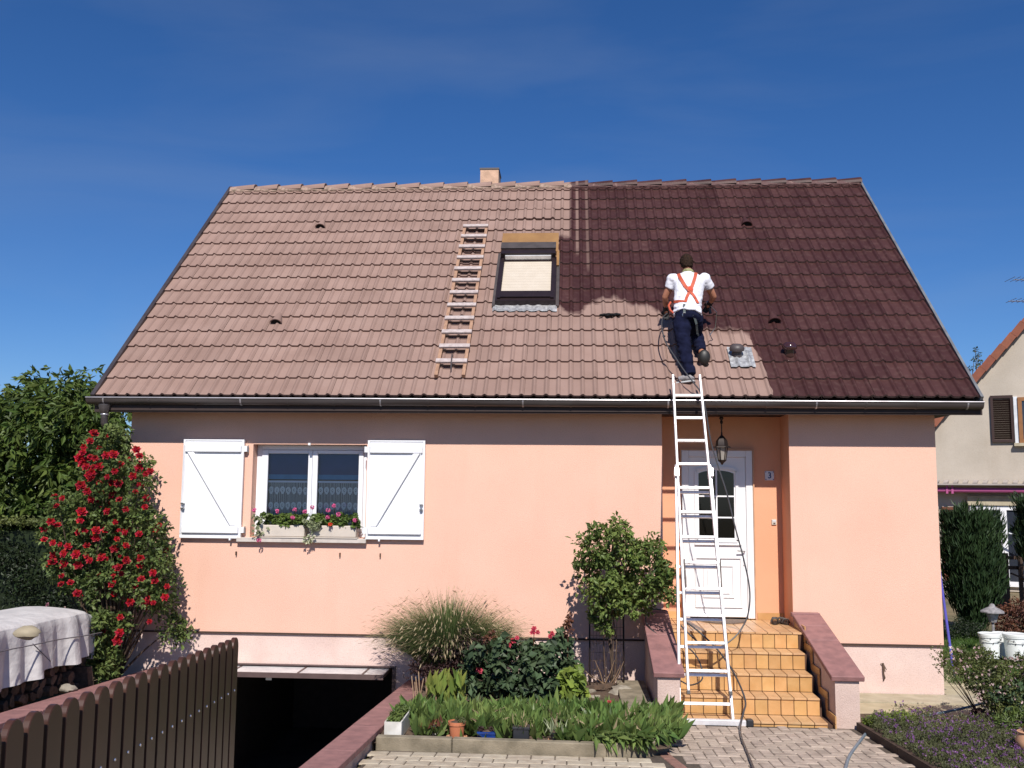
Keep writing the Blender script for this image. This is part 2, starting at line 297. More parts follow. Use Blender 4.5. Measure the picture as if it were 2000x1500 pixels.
M['tile_edge'] = mat('dark_brown_tile_edge', (.21, .125, .105), (.10, .055, .046), rough=.9, scale=30)  # front faces of the tiles, darker brown than their tops
M['tile'] = tile_mat('roof_tile'); M['tilefar'] = tile_mat('roof_tile_upper', True)

# ------------------------------------------------------------------ mesh building
ORG = {}
def link(o, parent=None, loc=None):
    COL.objects.link(o)
    if parent is not None: o.parent = parent
    return o
def org(parent): return ORG.get(parent.name, Vector((0, 0, 0))) if parent else Vector((0, 0, 0))
def empty(name, loc, label=None, cat=None, group=None, parent=None):
    o = bpy.data.objects.new(name, None); o.empty_display_size = .1; link(o, parent)
    loc = Vector(loc); o.location = loc-org(parent); ORG[o.name] = loc
    tag(o, label, cat, group); return o
def tag(o, label=None, cat=None, group=None, kind=None):
    if label: o['label'] = label
    if cat: o['category'] = cat
    if group: o['group'] = group
    if kind: o['kind'] = kind
    return o
class MB:
    def __init__(s): s.v = []; s.f = []; s.m = []; s.sm = []; s.cur = 0
    def add(s, vs, fs, smooth=False):
        b = len(s.v); s.v += [tuple(v) for v in vs]; s.f += [tuple(i+b for i in f) for f in fs]; s.m += [s.cur]*len(fs); s.sm += [smooth]*len(fs); return s
    def box(s, x0, x1, y0, y1, z0, z1):
        return s.add([(x0, y0, z0), (x1, y0, z0), (x1, y1, z0), (x0, y1, z0), (x0, y0, z1), (x1, y0, z1), (x1, y1, z1), (x0, y1, z1)],
                     [(0, 3, 2, 1), (4, 5, 6, 7), (0, 1, 5, 4), (1, 2, 6, 5), (2, 3, 7, 6), (3, 0, 4, 7)])
    def bar(s, a, b, w, h, up=(0, 0, 1)):
        a = Vector(a); b = Vector(b); d = (b-a).normalized(); up = Vector(up)
        if abs(d.dot(up)) > .99: up = Vector((0, 1, 0))
        r = d.cross(up).normalized(); u = r.cross(d).normalized(); c = [(-w/2, -h/2), (w/2, -h/2), (w/2, h/2), (-w/2, h/2)]
        return s.add([a+r*x+u*y for x, y in c]+[b+r*x+u*y for x, y in c], [(3, 2, 1, 0), (4, 5, 6, 7), (0, 1, 5, 4), (1, 2, 6, 5), (2, 3, 7, 6), (3, 0, 4, 7)])
    def obox(s, o, ax, ay, az):       # oriented box from corner o and three edge vectors
        o = Vector(o); ax = Vector(ax); ay = Vector(ay); az = Vector(az)
        P = [o, o+ax, o+ax+ay, o+ay]; return s.add(P+[p+az for p in P], [(0, 3, 2, 1), (4, 5, 6, 7), (0, 1, 5, 4), (1, 2, 6, 5), (2, 3, 7, 6), (3, 0, 4, 7)])
    def prism(s, poly, h):            # poly: list of Vector, h: Vector extrusion
        n = len(poly); P = [Vector(p) for p in poly]; h = Vector(h)
        return s.add(P+[p+h for p in P], [tuple(range(n))[::-1], tuple(range(n, 2*n))]+[(i, (i+1) % n, n+(i+1) % n, n+i) for i in range(n)])
    def tube(s, pts, r, n=8, cap=True):
        P = [Vector(p) for p in pts]; R = r if isinstance(r, (list, tuple)) else [r]*len(P); vs = []; fs = []
        t0 = (P[1]-P[0]).normalized(); ref = Vector((0, 0, 1)) if abs(t0.z) < .9 else Vector((1, 0, 0)); a = t0.cross(ref).normalized()
        for i, p in enumerate(P):
            t = (P[min(i+1, len(P)-1)]-P[max(i-1, 0)]).normalized(); a = (a-t*a.dot(t)).normalized(); b = t.cross(a)
            for k in range(n): q = 2*math.pi*k/n; vs.append(p+(a*math.cos(q)+b*math.sin(q))*R[i])
        for i in range(len(P)-1):
            for k in range(n): fs.append((i*n+k, i*n+(k+1) % n, (i+1)*n+(k+1) % n, (i+1)*n+k))
        if cap: fs += [tuple(range(n))[::-1], tuple(range((len(P)-1)*n, len(P)*n))]
        return s.add(vs, fs, True)
    def lathe(s, c, prof, n=20, axis=Vector((0, 0, 1)), closed=False):
        c = Vector(c); axis = axis.normalized(); a = axis.orthogonal().normalized(); b = axis.cross(a); vs = []; fs = []
        for r, h in prof:
            for k in range(n): q = 2*math.pi*k/n; vs.append(c+axis*h+(a*math.cos(q)+b*math.sin(q))*r)
        for i in range(len(prof)-1):
            for k in range(n): fs.append((i*n+k, i*n+(k+1) % n, (i+1)*n+(k+1) % n, (i+1)*n+k))
        fs += [tuple(range(n))[::-1], tuple(range((len(prof)-1)*n, len(prof)*n))]
        return s.add(vs, fs, True)
    def ball(s, c, r, sc=(1, 1, 1), n=10, seed=None, rough=0.):
        c = Vector(c); vs = []; fs = []; m = n//2+1
        for i in range(m+1):
            th = math.pi*i/m
            for k in range(n):
                ph = 2*math.pi*k/n; d = Vector((math.sin(th)*math.cos(ph), math.sin(th)*math.sin(ph), math.cos(th)))
                rr = r*(1+rough*noise.noise(d*1.7+Vector((seed or 0, 0, 0)))); vs.append(c+Vector((d.x*sc[0], d.y*sc[1], d.z*sc[2]))*rr)
        for i in range(m):
            for k in range(n): fs.append((i*n+k, (i+1)*n+k, (i+1)*n+(k+1) % n, i*n+(k+1) % n))
        return s.add(vs, fs, True)
    def build(s, name, m, parent=None, label=None, cat=None, group=None, kind=None, bevel=0., loc=None):
        me = bpy.data.meshes.new(name); o = org(parent); L = Vector(loc) if loc is not None else (o if parent is not None else Vector((0, 0, 0)))
        me.from_pydata([(v[0]-L.x, v[1]-L.y, v[2]-L.z) for v in s.v], [], s.f)
        for q in (m if isinstance(m, (list, tuple)) else [m]): me.materials.append(M[q] if isinstance(q, str) else q)
        me.polygons.foreach_set('material_index', s.m); me.polygons.foreach_set('use_smooth', s.sm)
        bm = bmesh.new(); bm.from_mesh(me)
        bmesh.ops.recalc_face_normals(bm, faces=bm.faces)
        if bevel: bmesh.ops.bevel(bm, geom=list(bm.edges), offset=bevel, segments=1, affect='EDGES', profile=.5)
        bm.to_mesh(me); bm.free(); me.update()
        if any(s.sm): me.set_sharp_from_angle(angle=math.radians(38))
        ob = bpy.data.objects.new(name, me); link(ob, parent); ob.location = L-o if parent is not None else L
        ORG[ob.name] = L; tag(ob, label, cat, group, kind); return ob
def box(name, m, parent, *b, **k): return MB().box(*b).build(name, m, parent, **k)

def leaf_arrays(C, Dv, Nv, Ln, Wd, fold=.18):
    """diamond leaves: centres, directions, normals, lengths, widths -> verts, quads"""
    n = len(C); Dv = Dv/np.linalg.norm(Dv, axis=1, keepdims=True); S = np.cross(Dv, Nv); S /= np.linalg.norm(S, axis=1, keepdims=True)+1e-9; Nn = np.cross(S, Dv)
    Ln = np.broadcast_to(Ln, (n,))[:, None]; Wd = np.broadcast_to(Wd, (n,))[:, None]
    v = np.empty((n, 4, 3)); v[:, 0] = C-Dv*Ln/2; v[:, 2] = C+Dv*Ln/2-Nn*Ln*.12; v[:, 1] = C+S*Wd/2-Dv*Ln*.05+Nn*Wd*fold; v[:, 3] = C-S*Wd/2-Dv*Ln*.05+Nn*Wd*fold
    i = np.arange(n)*4; f = np.stack([np.stack([i, i+1, i+2], 1), np.stack([i, i+2, i+3], 1)], 1).reshape(-1, 3)
    return v.reshape(-1, 3), f
def mesh_np(name, V, F, mats, mi=None, parent=None, loc=None, smooth=False, **k):
    me = bpy.data.meshes.new(name); o = org(parent); L = np.array(loc if loc is not None else o)
    V = V-L; q = F.shape[1]
    me.vertices.add(len(V)); me.vertices.foreach_set('co', V.astype(np.float32).ravel()); me.loops.add(F.size); me.loops.foreach_set('vertex_index', F.astype(np.int32).ravel())
    me.polygons.add(len(F)); me.polygons.foreach_set('loop_start', np.arange(0, F.size, q, dtype=np.int32)); me.polygons.foreach_set('loop_total', np.full(len(F), q, dtype=np.int32))
    for m_ in (mats if isinstance(mats, (list, tuple)) else [mats]): me.materials.append(M[m_])
    if mi is not None: me.polygons.foreach_set('material_index', mi.astype(np.int32))
    me.polygons.foreach_set('use_smooth', np.full(len(F), smooth))
    me.update(); me.validate(); ob = bpy.data.objects.new(name, me); link(ob, parent); ob.location = Vector(L)-org(parent) if parent is not None else Vector(L)
    ORG[ob.name] = Vector(L); tag(ob, k.get('label'), k.get('cat'), k.get('group'), k.get('kind')); return ob
def rdir(n, up=.3, out=None, k=1.):
    d = RN.normal(size=(n, 3)); d /= np.linalg.norm(d, axis=1, keepdims=True)
    if out is not None: d = d+out*k
    d[:, 2] += up; return d/np.linalg.norm(d, axis=1, keepdims=True)
def clump_leaves(centers, radii, per, ln, wd, droop=-.3, shell=.55, sq=(1, 1, 1), up=.6):
    """leaves in clumps: each clump a ball with leaves mostly near its surface, faces tilted to the light"""
    C = np.repeat(np.asarray(centers, float), per, axis=0); R = np.repeat(np.asarray(radii, float), per); n = len(C)
    d = RN.normal(size=(n, 3)); d /= np.linalg.norm(d, axis=1, keepdims=True); rr = R*(shell+(1-shell)*RN.random(n)**.6)*RN.uniform(.8, 1.12, n)
    P = C+d*rr[:, None]*np.array(sq); dv = d*.9+RN.normal(size=(n, 3))*.55; dv[:, 2] += droop; nv = d*.5+RN.normal(size=(n, 3))*.45; nv[:, 2] += up; nv[:, 1] -= .25
    L = ln*RN.uniform(.65, 1.25, n)
    return leaf_arrays(P, dv, nv, L, L*wd)
def in_poly(x, y, poly):
    c = False; n = len(poly)
    for i in range(n):
        x1, y1 = poly[i]; x2, y2 = poly[(i+1) % n]
        if (y1 > y) != (y2 > y) and x < (x2-x1)*(y-y1)/(y2-y1)+x1: c = not c
    return c
def poly_pts(poly, n, y0, y1):
    """n random points filling an outline seen at depth (y0..y1)"""
    xs = [p[0] for p in poly]; ys = [p[1] for p in poly]; out = []
    while len(out) < n:
        x = random.uniform(min(xs), max(xs)); y = random.uniform(min(ys), max(ys))
        if in_poly(x, y, poly): out.append(tuple(at(x, y, random.uniform(y0, y1))))
    return np.array(out)
def branches(mb, base, tips, r0=.03, r1=.006, bend=.12, n=6):
    base = Vector(base)
    for t in tips:
        t = Vector(t); m = base.lerp(t, .5)+Vector((random.uniform(-bend, bend), random.uniform(-bend, bend), bend*.6)); pts = []
        for i in range(n+1):
            k = i/n; pts.append((base*(1-k)**2+m*2*k*(1-k)+t*k*k))
        mb.tube(pts, [r0*(1-k/n)+r1*k/n for k in range(n+1)], 5)
    return mb
def merge(*parts):
    V = []; F = []; MI = []; b = 0
    for i, (v, f) in enumerate(parts): V.append(v); F.append(f+b); MI.append(np.full(len(f), i)); b += len(v)
    return np.concatenate(V), np.concatenate(F), np.concatenate(MI)

# ================================================================== SETTING
def wall_panel(mb, x0, x1, z0, z1, holes, y0, y1):
    """front wall slab y0..y1 with rectangular openings and their reveals"""
    xs = sorted({x0, x1, *[h[0] for h in holes], *[h[1] for h in holes]}); zs = sorted({z0, z1, *[h[2] for h in holes], *[h[3] for h in holes]})
    xs = [x for x in xs if x0 <= x <= x1]; zs = [z for z in zs if z0 <= z <= z1]
    def solid(i, j):
        if not (0 <= i < len(xs)-1 and 0 <= j < len(zs)-1): return False
        cx = (xs[i]+xs[i+1])/2; cz = (zs[j]+zs[j+1])/2
        return not any(h[0] < cx < h[1] and h[2] < cz < h[3] for h in holes)
    for i in range(len(xs)-1):
        for j in range(len(zs)-1):
            if not solid(i, j): continue
            a, b, c, d = xs[i], xs[i+1], zs[j], zs[j+1]
            mb.add([(a, y0, c), (b, y0, c), (b, y0, d), (a, y0, d)], [(0, 1, 2, 3)]); mb.add([(a, y1, c), (b, y1, c), (b, y1, d), (a, y1, d)], [(3, 2, 1, 0)])
            if not solid(i-1, j): mb.add([(a, y0, c), (a, y0, d), (a, y1, d), (a, y1, c)], [(0, 1, 2, 3)])
            if not solid(i+1, j): mb.add([(b, y0, c), (b, y1, c), (b, y1, d), (b, y0, d)], [(0, 1, 2, 3)])
            if not solid(i, j-1): mb.add([(a, y0, c), (a, y1, c), (b, y1, c), (b, y0, c)], [(0, 1, 2, 3)])
            if not solid(i, j+1): mb.add([(a, y0, d), (b, y0, d), (b, y1, d), (a, y1, d)], [(0, 1, 2, 3)])
def build_raw(mb, name, m, parent=None, **k):
    return mb.build(name, m, parent, **k)

# ground sheet with the ramp cut out
def ground():
    xs = [-400, -60, -12, -3, .62, 3.74, 6, 8.4, 12, 20, 60, 400]; ys = [-60, -12.5, -9.5, -7, -4, -1.7, -.02, 9, 20, 60, 600]
    V = [(x, y, (gz(max(y, -12.5)) if y < -1.7 else 0)-.02) for y in ys for x in xs]; nx = len(xs); F = []
    for j in range(len(ys)-1):
        for i in range(nx-1):
            if .62 <= xs[i] < 3.7 and -9.5 <= ys[j] < 0: continue
            if .62 <= xs[i] < 8.4 and -.02 <= ys[j] < 9: continue
            F.append((j*nx+i, j*nx+i+1, (j+1)*nx+i+1, (j+1)*nx+i))
    m = MB(); m.add(V, F); m.build('ground', 'ground', kind='structure')
ground()
rp = MB(); rp.add([(.62, -9.5, .46), (3.74, -9.5, .46), (3.74, -8.2, .40), (.62, -8.2, .40), (.62, -.3, -1.85), (3.74, -.3, -1.85), (.62, 5.4, -1.86), (3.74, 5.4, -1.86)],
                  [(0, 1, 2, 3), (3, 2, 5, 4), (4, 5, 7, 6)]); rp.build('driveway', 'asphalt', kind='structure')

HOUSE = empty('house', (0, 0, 0), 'salmon pink house with white shutters and half repainted tile roof', 'house')
WX = 9.905; SOF = 3.275; PL = .565
mb = MB(); wall_panel(mb, 0, WX, PL, SOF, [(1.585, 3.025, 1.722, 2.872), (6.66, 8.182, PL-.1, SOF+.1)], 0, .24)
mb.box(0, .24, .243, 8.6, PL, SOF); mb.box(WX-.24, WX, .243, 8.6, PL, SOF); mb.box(.243, WX-.243, 8.36, 8.6, PL, SOF)
mb.build('wall', 'stucco', HOUSE)
# gable ends above the side walls
g = MB()
for x in (.002, WX-.242): g.prism([(x, .0, SOF+.02), (x, 8.6, SOF+.02), (x, 4.2, 7.25)], (.24, 0, 0))
g.build('gable', 'stucco', HOUSE)
mb = MB(); wall_panel(mb, .012, WX-.012, -2.0, PL, [(.95, 3.435, -1.9, .195), (6.67, 8.17, -.1, PL+.1)], .014, .24)
mb.box(.012, .24, .243, 8.59, -.3, PL); mb.box(WX-.24, WX-.012, .243, 8.59, -.3, PL); mb.build('plinth', 'plinth', HOUSE)
# drip bead between wall and plinth
b = MB(); b.box(0, 6.655, -.012, .010, PL-.012, PL+.008); b.box(8.186, WX, -.012, .010, PL-.012, PL+.008); b.build('drip_bead', 'gap', HOUSE)
# recess
RY = .5
mb = MB(); wall_panel(mb, 6.40, 8.44, .70, SOF, [(6.945, 7.83, .70-.01, 2.852)], RY, RY+.24)
mb.box(6.42, 6.657, .243, RY-.003, .5, SOF); mb.box(8.185, 8.42, .243, RY-.003, .5, SOF); mb.build('recess_wall', 'recess', HOUSE)
box('recess_reveal', 'recess', HOUSE, 8.1795, 8.1825, .004, .243, .72, SOF-.003)
box('porch_ceiling', 'soffit', HOUSE, 6.5, 8.3, .0, RY, SOF-.0, SOF+.03)
# hallway and rooms (dark) behind openings
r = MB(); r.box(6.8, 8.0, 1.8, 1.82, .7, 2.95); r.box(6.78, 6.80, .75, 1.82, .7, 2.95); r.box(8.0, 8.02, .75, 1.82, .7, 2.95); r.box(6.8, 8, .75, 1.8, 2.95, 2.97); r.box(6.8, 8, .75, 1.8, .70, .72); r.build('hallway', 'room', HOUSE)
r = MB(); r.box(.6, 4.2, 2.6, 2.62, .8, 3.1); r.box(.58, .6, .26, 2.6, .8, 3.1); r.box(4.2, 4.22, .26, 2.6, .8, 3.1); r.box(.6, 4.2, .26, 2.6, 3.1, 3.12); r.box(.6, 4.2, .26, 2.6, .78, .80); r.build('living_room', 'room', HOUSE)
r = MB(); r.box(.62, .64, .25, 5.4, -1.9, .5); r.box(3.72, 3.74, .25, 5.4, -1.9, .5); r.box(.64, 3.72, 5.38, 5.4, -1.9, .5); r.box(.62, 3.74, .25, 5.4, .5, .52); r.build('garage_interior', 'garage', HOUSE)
# tilted-up garage door
gd = MB().box(1.0, 3.36, -.36, .35, .150, .165).build('garage_door', 'gmetal', HOUSE)
e = MB().box(.99, 3.37, -.385, -.362, .112, .168); e.box(1.0, 3.36, -.36, .34, .118, .147); e.build('door_edge', 'gbrown', gd)
for x in (1.55, 2.35, 3.12): MB().box(x-.012, x+.012, -.355, .0, .1655, .172).build('rib', 'gbrown', gd)
box('handle', 'steel', gd, 1.98, 2.05, -.395, -.386, .085, .111)
f = MB(); f.box(.95, .985, .02, .12, -1.85, .19); f.box(3.40, 3.432, .02, .12, -1.85, .19); f.box(.985, 3.40, .02, .12, .172, .193); f.build('garage_frame', 'gbrown', HOUSE)
f = MB(); f.box(.93, 3.45, -.004, .02, .185, .20); f.box(3.428, 3.446, -.004, .018, -1.85, .185); f.build('opening_trim', 'gbrown', HOUSE)

# ---------------------------------------------------------------- roof
ROOF = empty('roof', (5, -.42, 3.42), parent=HOUSE)
XL, XR = -.2541, 10.2534; NT = 36; TW = (XR-XL)/NT; EXP = .3483; SL = 5.77
YR = RE.y+RU.y*SL; ZR = RE.z+RU.z*SL
u = MB()   # deck under the tiles, both slopes
th = .14
pr = [(XL+.03, RE.y+.04, RE.z-.02), (XL+.03, YR, ZR-.03), (XL+.03, 2*YR-RE.y, RE.z-.02), (XL+.03, 2*YR-RE.y, RE.z-.02-th), (XL+.03, YR, ZR-.03-th*1.38), (XL+.03, RE.y+.04, RE.z-.02-th)]
u.add(pr+[(XR-.03, y, z) for _, y, z in pr], [(0, 6, 7, 1), (1, 7, 8, 2), (2, 8, 9, 3), (3, 9, 10, 4), (4, 10, 11, 5), (5, 11, 6, 0)]+[(0, 1, 4, 5), (1, 2, 3, 4), (6, 11, 10, 7), (7, 10, 9, 8)])
u.build('roof_deck', 'soffit', ROOF)
# tile: two rolls and two pans
def tile_verts():
    prof = []; w = TW/2
    for k in range(2):
        o = k*w
        for t, h in ((0, .002), (.50, .0), (.57, .004), (.65, .0165), (.72, .0245), (.80, .0245), (.87, .0165), (.95, .004)): prof.append((o+t*w, h))
    prof.append((TW-.002, .003)); return prof
PF = tile_verts()
def tile_geo(length, front=.040, back=.014):
    n = len(PF); V = [(x, 0, h+front) for x, h in PF]+[(x, length, h+back) for x, h in PF]+[(x, .0, h+front-.027) for x, h in PF]
    V += [(x, .06, h+front-.027) for x, h in PF]
    F = [(i, i+1, n+i+1, n+i) for i in range(n-1)]+[(2*n+i, 2*n+i+1, i+1, i) for i in range(n-1)]+[(3*n+i, 3*n+i+1, 2*n+i+1, 2*n+i) for i in range(n-1)]
    return V, F
def tile_mesh(length, name='tile'):
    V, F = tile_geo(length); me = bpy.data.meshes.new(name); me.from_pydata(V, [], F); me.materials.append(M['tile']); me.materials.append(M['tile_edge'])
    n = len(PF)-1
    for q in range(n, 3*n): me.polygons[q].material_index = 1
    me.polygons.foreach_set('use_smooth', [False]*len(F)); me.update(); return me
TM = tile_mesh(EXP+.03)
RM = Matrix(((1, 0, 0), (0, RU.y, RNV.y), (0, RU.z, RNV.z)))
NEAR = 8
for k in range(NEAR):
    for i in range(NT):
        o = bpy.data.objects.new('tile', TM); link(o, ROOF)
        p = roofp(XL+i*TW+random.uniform(-.0015, .0015), k*EXP-.0+random.uniform(-.003, .003), random.uniform(-.0015, .002))
        o.location = p-ORG['roof']; o.rotation_euler = (ALPHA+random.uniform(-.004, .004), 0, random.uniform(-.004, .004))
fv = []; ff = []
rows = int(math.ceil(SL/EXP))
broken = {(13, 17), (13, 18)}
for k in range(NEAR, rows):
    ln = min(EXP+.03, SL-k*EXP-.02)
    V, F = tile_geo(ln)
    for i in range(NT):
        b = len(fv); dx = random.uniform(-.0015, .0015); ds = random.uniform(-.003, .003); dh = random.uniform(-.0015, .002); tw = random.uniform(-.004, .004)
        if (k, i) in broken: dh += .014; tw = random.uniform(-.02, .02)
        for v in V:
            p = roofp(XL+i*TW+dx+v[0]-tw*v[1], k*EXP+ds+v[1]+tw*v[0], v[2]+dh); fv.append(tuple(p))
        ff += [tuple(q+b for q in f) for f in F]
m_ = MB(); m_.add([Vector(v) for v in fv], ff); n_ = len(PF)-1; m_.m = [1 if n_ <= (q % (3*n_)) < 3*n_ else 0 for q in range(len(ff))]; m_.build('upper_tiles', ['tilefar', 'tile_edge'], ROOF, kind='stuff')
# back slope: plain sheet of tiles (turned away from the photograph)
bk = MB(); n = len(PF)
for i in range(NT):
    V = []
    for x, h in PF: V += [(XL+i*TW+x, 2*YR-RE.y, RE.z+h*1.4+.02), (XL+i*TW+x, YR, ZR+h*1.4+.02)]
    bk.add(V, [(2*j, 2*j+2, 2*j+3, 2*j+1) for j in range(n-1)])
bk.build('back_slope', 'tilefar', ROOF)
# ridge tiles, each lapping the next, bedded in mortar
def ridge_mesh(L):
    V = []; F = []; n = 9
    for e, (x, r) in enumerate(((0, .098), (L, .142), (L, .12))):
        for j in range(n):
            a = math.pi*(j/(n-1)); V.append((x, -math.cos(a)*r*1.12, math.sin(a)*r*.86-.035))
    for e in range(2):
        for j in range(n-1): F.append((e*n+j, e*n+j+1, (e+1)*n+j+1, (e+1)*n+j))
    me = bpy.data.meshes.new('ridge_tile'); me.from_pydata(V, [], F); me.materials.append(M['tilefar']); me.polygons.foreach_set('use_smooth', [False]*len(F)); me.update(); return me
NR = 26; RL = (XR-XL)/NR; RMe = ridge_mesh(RL+.03)
for i in range(NR):
    o = bpy.data.objects.new('ridge_tile', RMe); link(o, ROOF); o.location = Vector((XL+i*RL-.01, YR, ZR+.012+random.uniform(-.004, .004)))-ORG['roof']; o.rotation_euler = (random.uniform(-.02, .02), random.uniform(-.006, .006), random.uniform(-.008, .008))
mo = MB()
N_ = 420; vs = []
for i in range(N_+1):
    x = XL+(XR-XL)*i/N_
    for q, (s, h) in enumerate(((5.70, .088), (5.68, .082), (5.655, .066), (5.64, .02))):
        j = noise.noise(Vector((x*9, q*3., 0)))*.022; vs.append(roofp(x, s+j*1.3-(.02 if q > 1 else 0), h+j*.6))
cut = int(N_*.553)
for i0, i1, mm in ((0, cut, 'mortar'), (cut, N_, 'mortar_coated')):
    mo = MB(); mo.add(vs[i0*4:(i1+1)*4], [(i*4+q, (i+1)*4+q, (i+1)*4+q+1, i*4+q+1) for i in range(i1-i0) for q in range(3)], True); mo.build('ridge_mortar', mm, ROOF)
def verge(x0, x1, m, hi, lo=-.16):
    v = MB(); a = roofp(x0, -.03, lo); v.obox(a, (x1-x0, 0, 0), RU*(SL+.07), RNV*(hi-lo)); 
    q = roofp(x0, -.03, 0); v.obox(Vector((x0, 2*YR-q.y, q.z))+Vector((0, RNV.y*-lo*-1, RNV.z*lo)), (x1-x0, 0, 0), Vector((0, -RU.y, RU.z))*(SL+.07), Vector((0, -RNV.y, RNV.z))*(hi-lo))
    return v.build('verge_trim', m, ROOF)
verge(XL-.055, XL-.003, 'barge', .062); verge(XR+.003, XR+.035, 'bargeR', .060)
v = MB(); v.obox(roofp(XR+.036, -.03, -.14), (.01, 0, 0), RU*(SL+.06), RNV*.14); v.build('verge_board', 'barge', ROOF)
# soffit box, fascia, gutter
s = MB(); s.box(XL-.05, XR+.05, -.36, -.004, SOF+.002, SOF+.03); s.build('soffit', 'soffit', ROOF)
s = MB(); s.box(XL-.05, XR+.06, -.365, -.335, SOF-.035, 3.40); s.build('fascia', 'soffit', ROOF)
s = MB(); s.box(XL-.04, -.002, -.335, 8.8, SOF+.032, SOF+.05); s.box(WX+.002, XR+.04, -.335, 8.8, SOF+.032, SOF+.05); s.build('verge_soffit', 'soffit', ROOF)
GUT = empty('gutter', (5, -.42, 3.38), parent=HOUSE)
GL, GR = -.375, 10.30
def gutter_prof(x, cz):
    P = []
    for j in range(11):
        a = math.pi*(1.02)*j/10; P.append((x, -.400-math.cos(a)*.062, cz-math.sin(a)*.078))
    return P
z0, z1 = 3.408, 3.378
A = gutter_prof(GL, z0); B = gutter_prof(GR, z1); g = MB()
g.add(A+B, [(j, j+1, 12+j, 11+j) for j in range(10)], True)
A2 = [(x, -.400+(y+.400)*.94, z+.004) for x, y, z in A]; B2 = [(x, -.400+(y+.400)*.94, z+.004) for x, y, z in B]
g.add(A2+B2, [(j, 11+j, 12+j, j+1) for j in range(10)], True)
g.add(A, [tuple(range(11))]); g.add(B, [tuple(range(11))]); g.build('trough', 'zinc', GUT)
l = MB().tube([(GL, -.463, z0+.003), (GR, -.463, z1+.003)], .0095, 8); l.build('lip', 'zinclip', GUT)
nb = 19
for i in range(nb):
    x = GL+.22+i*(GR-GL-.4)/(nb-1); zc = z0+(z1-z0)*(x-GL)/(GR-GL); pts = []
    for j in range(8):
        a = math.pi*j/9.; pts.append((x, -.400-math.cos(a)*.066, zc-math.sin(a)*.082))
    k = MB()
    for a_, b_ in zip(pts[:-1], pts[1:]): k.bar(a_, b_, .018, .003, up=(0, -.1, 1) if abs(Vector(b_).z-Vector(a_).z) < .02 else (0, 1, 0))
    k.build('bracket', 'zinclip' if i % 3 == 0 else 'zinc', GUT)
dp = MB(); dp.lathe((-.155, -.402, 3.21), [(.045, 0), (.052, .02), (.075, .10), (.075, .12)], 16); dp.tube([(-.155, -.402, 3.23), (-.150, -.402, 3.10), (-.14, -.38, 3.06), (-.07, -.16, 2.98), (-.06, -.09, 2.95), (-.06, -.07, 2.88), (-.06, -.07, .2)], .043, 14)
dp.build('downspout', 'zinc', HOUSE)
MB().lathe((-.152, -.402, 3.195), [(.047, 0), (.050, .004), (.050, .016), (.047, .02)], 16).build('pipe_collar', 'zinclip', HOUSE)
# chimney
ch = MB().box(3.985, 4.30, 4.02, 4.5, 6.9, 7.80).build('chimney', 'chim', HOUSE); 
c = MB().box(3.975, 4.31, 4.01, 4.51, 7.80, 7.83)
pass
c.build('chimney_rim', 'ventgrey', ch)
# vent tiles (half-round hoods), soil pipes, broken tiles
def hood(x, s, m):
    o = MB(); n = 10; P = []
    for e, (ds, r) in enumerate(((0, .085), (.26, .02))):
        for j in range(n): a = math.pi*j/(n-1); P.append(roofp(x-math.cos(a)*r, s+ds, .045+math.sin(a)*r*.85))
    o.add(P, [(j, j+1, n+j+1, n+j) for j in range(n-1)], True); P2 = [p+(roofp(x, s, .04)-p)*.16 for p in P[:n]]
    o.add(P[:n]+P2, [(j, n+j, n+j+1, j+1) for j in range(n-1)])
    ob = o.build('vent_hood', m, ROOF); h = MB(); h.add([p+RU*.012 for p in P2]+[roofp(x+.06, s+.012, .04), roofp(x-.06, s+.012, .04)], [tuple(range(n+2))]); h.build('opening', 'hole', ob); return ob
for x, s in ((1.6, 4.30), (1.59, 1.56), (8.22, 4.24), (8.19, 1.55)): hood(x, s, 'tile')
def mushroom(x, s, m, bright):
    c = roofp(x, s, .02); o = MB(); o.lathe(c, [(.07, 0), (.055, .10)], 16, axis=Vector((0, -.35, 1))); ob = o.build('vent_pipe', m, ROOF)
    MB().lathe(c, [(.07, .085), (.088, .09), (.092, .115), (.082, .145), (.052, .168), (.0, .176)], 20, axis=Vector((0, -.35, 1))).build('vent_cap', m, ob)
    return ob
mushroom(7.60, .80, 'ventgrey', 0); mushroom(8.25, .84, 'ventbrown', 0)
def lead_sheet(x0, x1, s0, s1, name, parent, seed):
    V = []; nx, ny = 26, 8
    for j in range(ny+1):
        for i in range(nx+1):
            x = x0+(x1-x0)*i/nx; s = s0+(s1-s0)*j/ny; ph = ((x-XL) % (TW/2))/(TW/2); roll = .028*max(0, 1-abs(ph-.77)/.2)
            V.append(roofp(x, s+.012*noise.noise(Vector((x*20, 0, seed)))*(1 if j == 0 else 0), .052+roll*(1-j/ny*.6)+.012*noise.noise(Vector((x*14, s*14, seed)))))
    m = MB(); m.add(V, [(j*(nx+1)+i, j*(nx+1)+i+1, (j+1)*(nx+1)+i+1, (j+1)*(nx+1)+i) for j in range(ny) for i in range(nx)], False); return m.build(name, 'lead', parent)
lead_sheet(7.50, 7.80, .56, .98, 'lead_collar', ROOF, 3)
def cracked(x, s):
    m = MB(); w = [(-.11, .0), (-.05, .016), (.0, -.006), (.05, .018), (.10, .004), (.12, .03), (.06, .052), (.01, .030), (-.04, .05), (-.1, .03)]
    m.prism([roofp(x+a, s+b, .052) for a, b in w], RNV*.022); m.build('chipped_edge', 'hole', ROOF)
cracked(6.09, 1.70); cracked(6.03, 1.69)
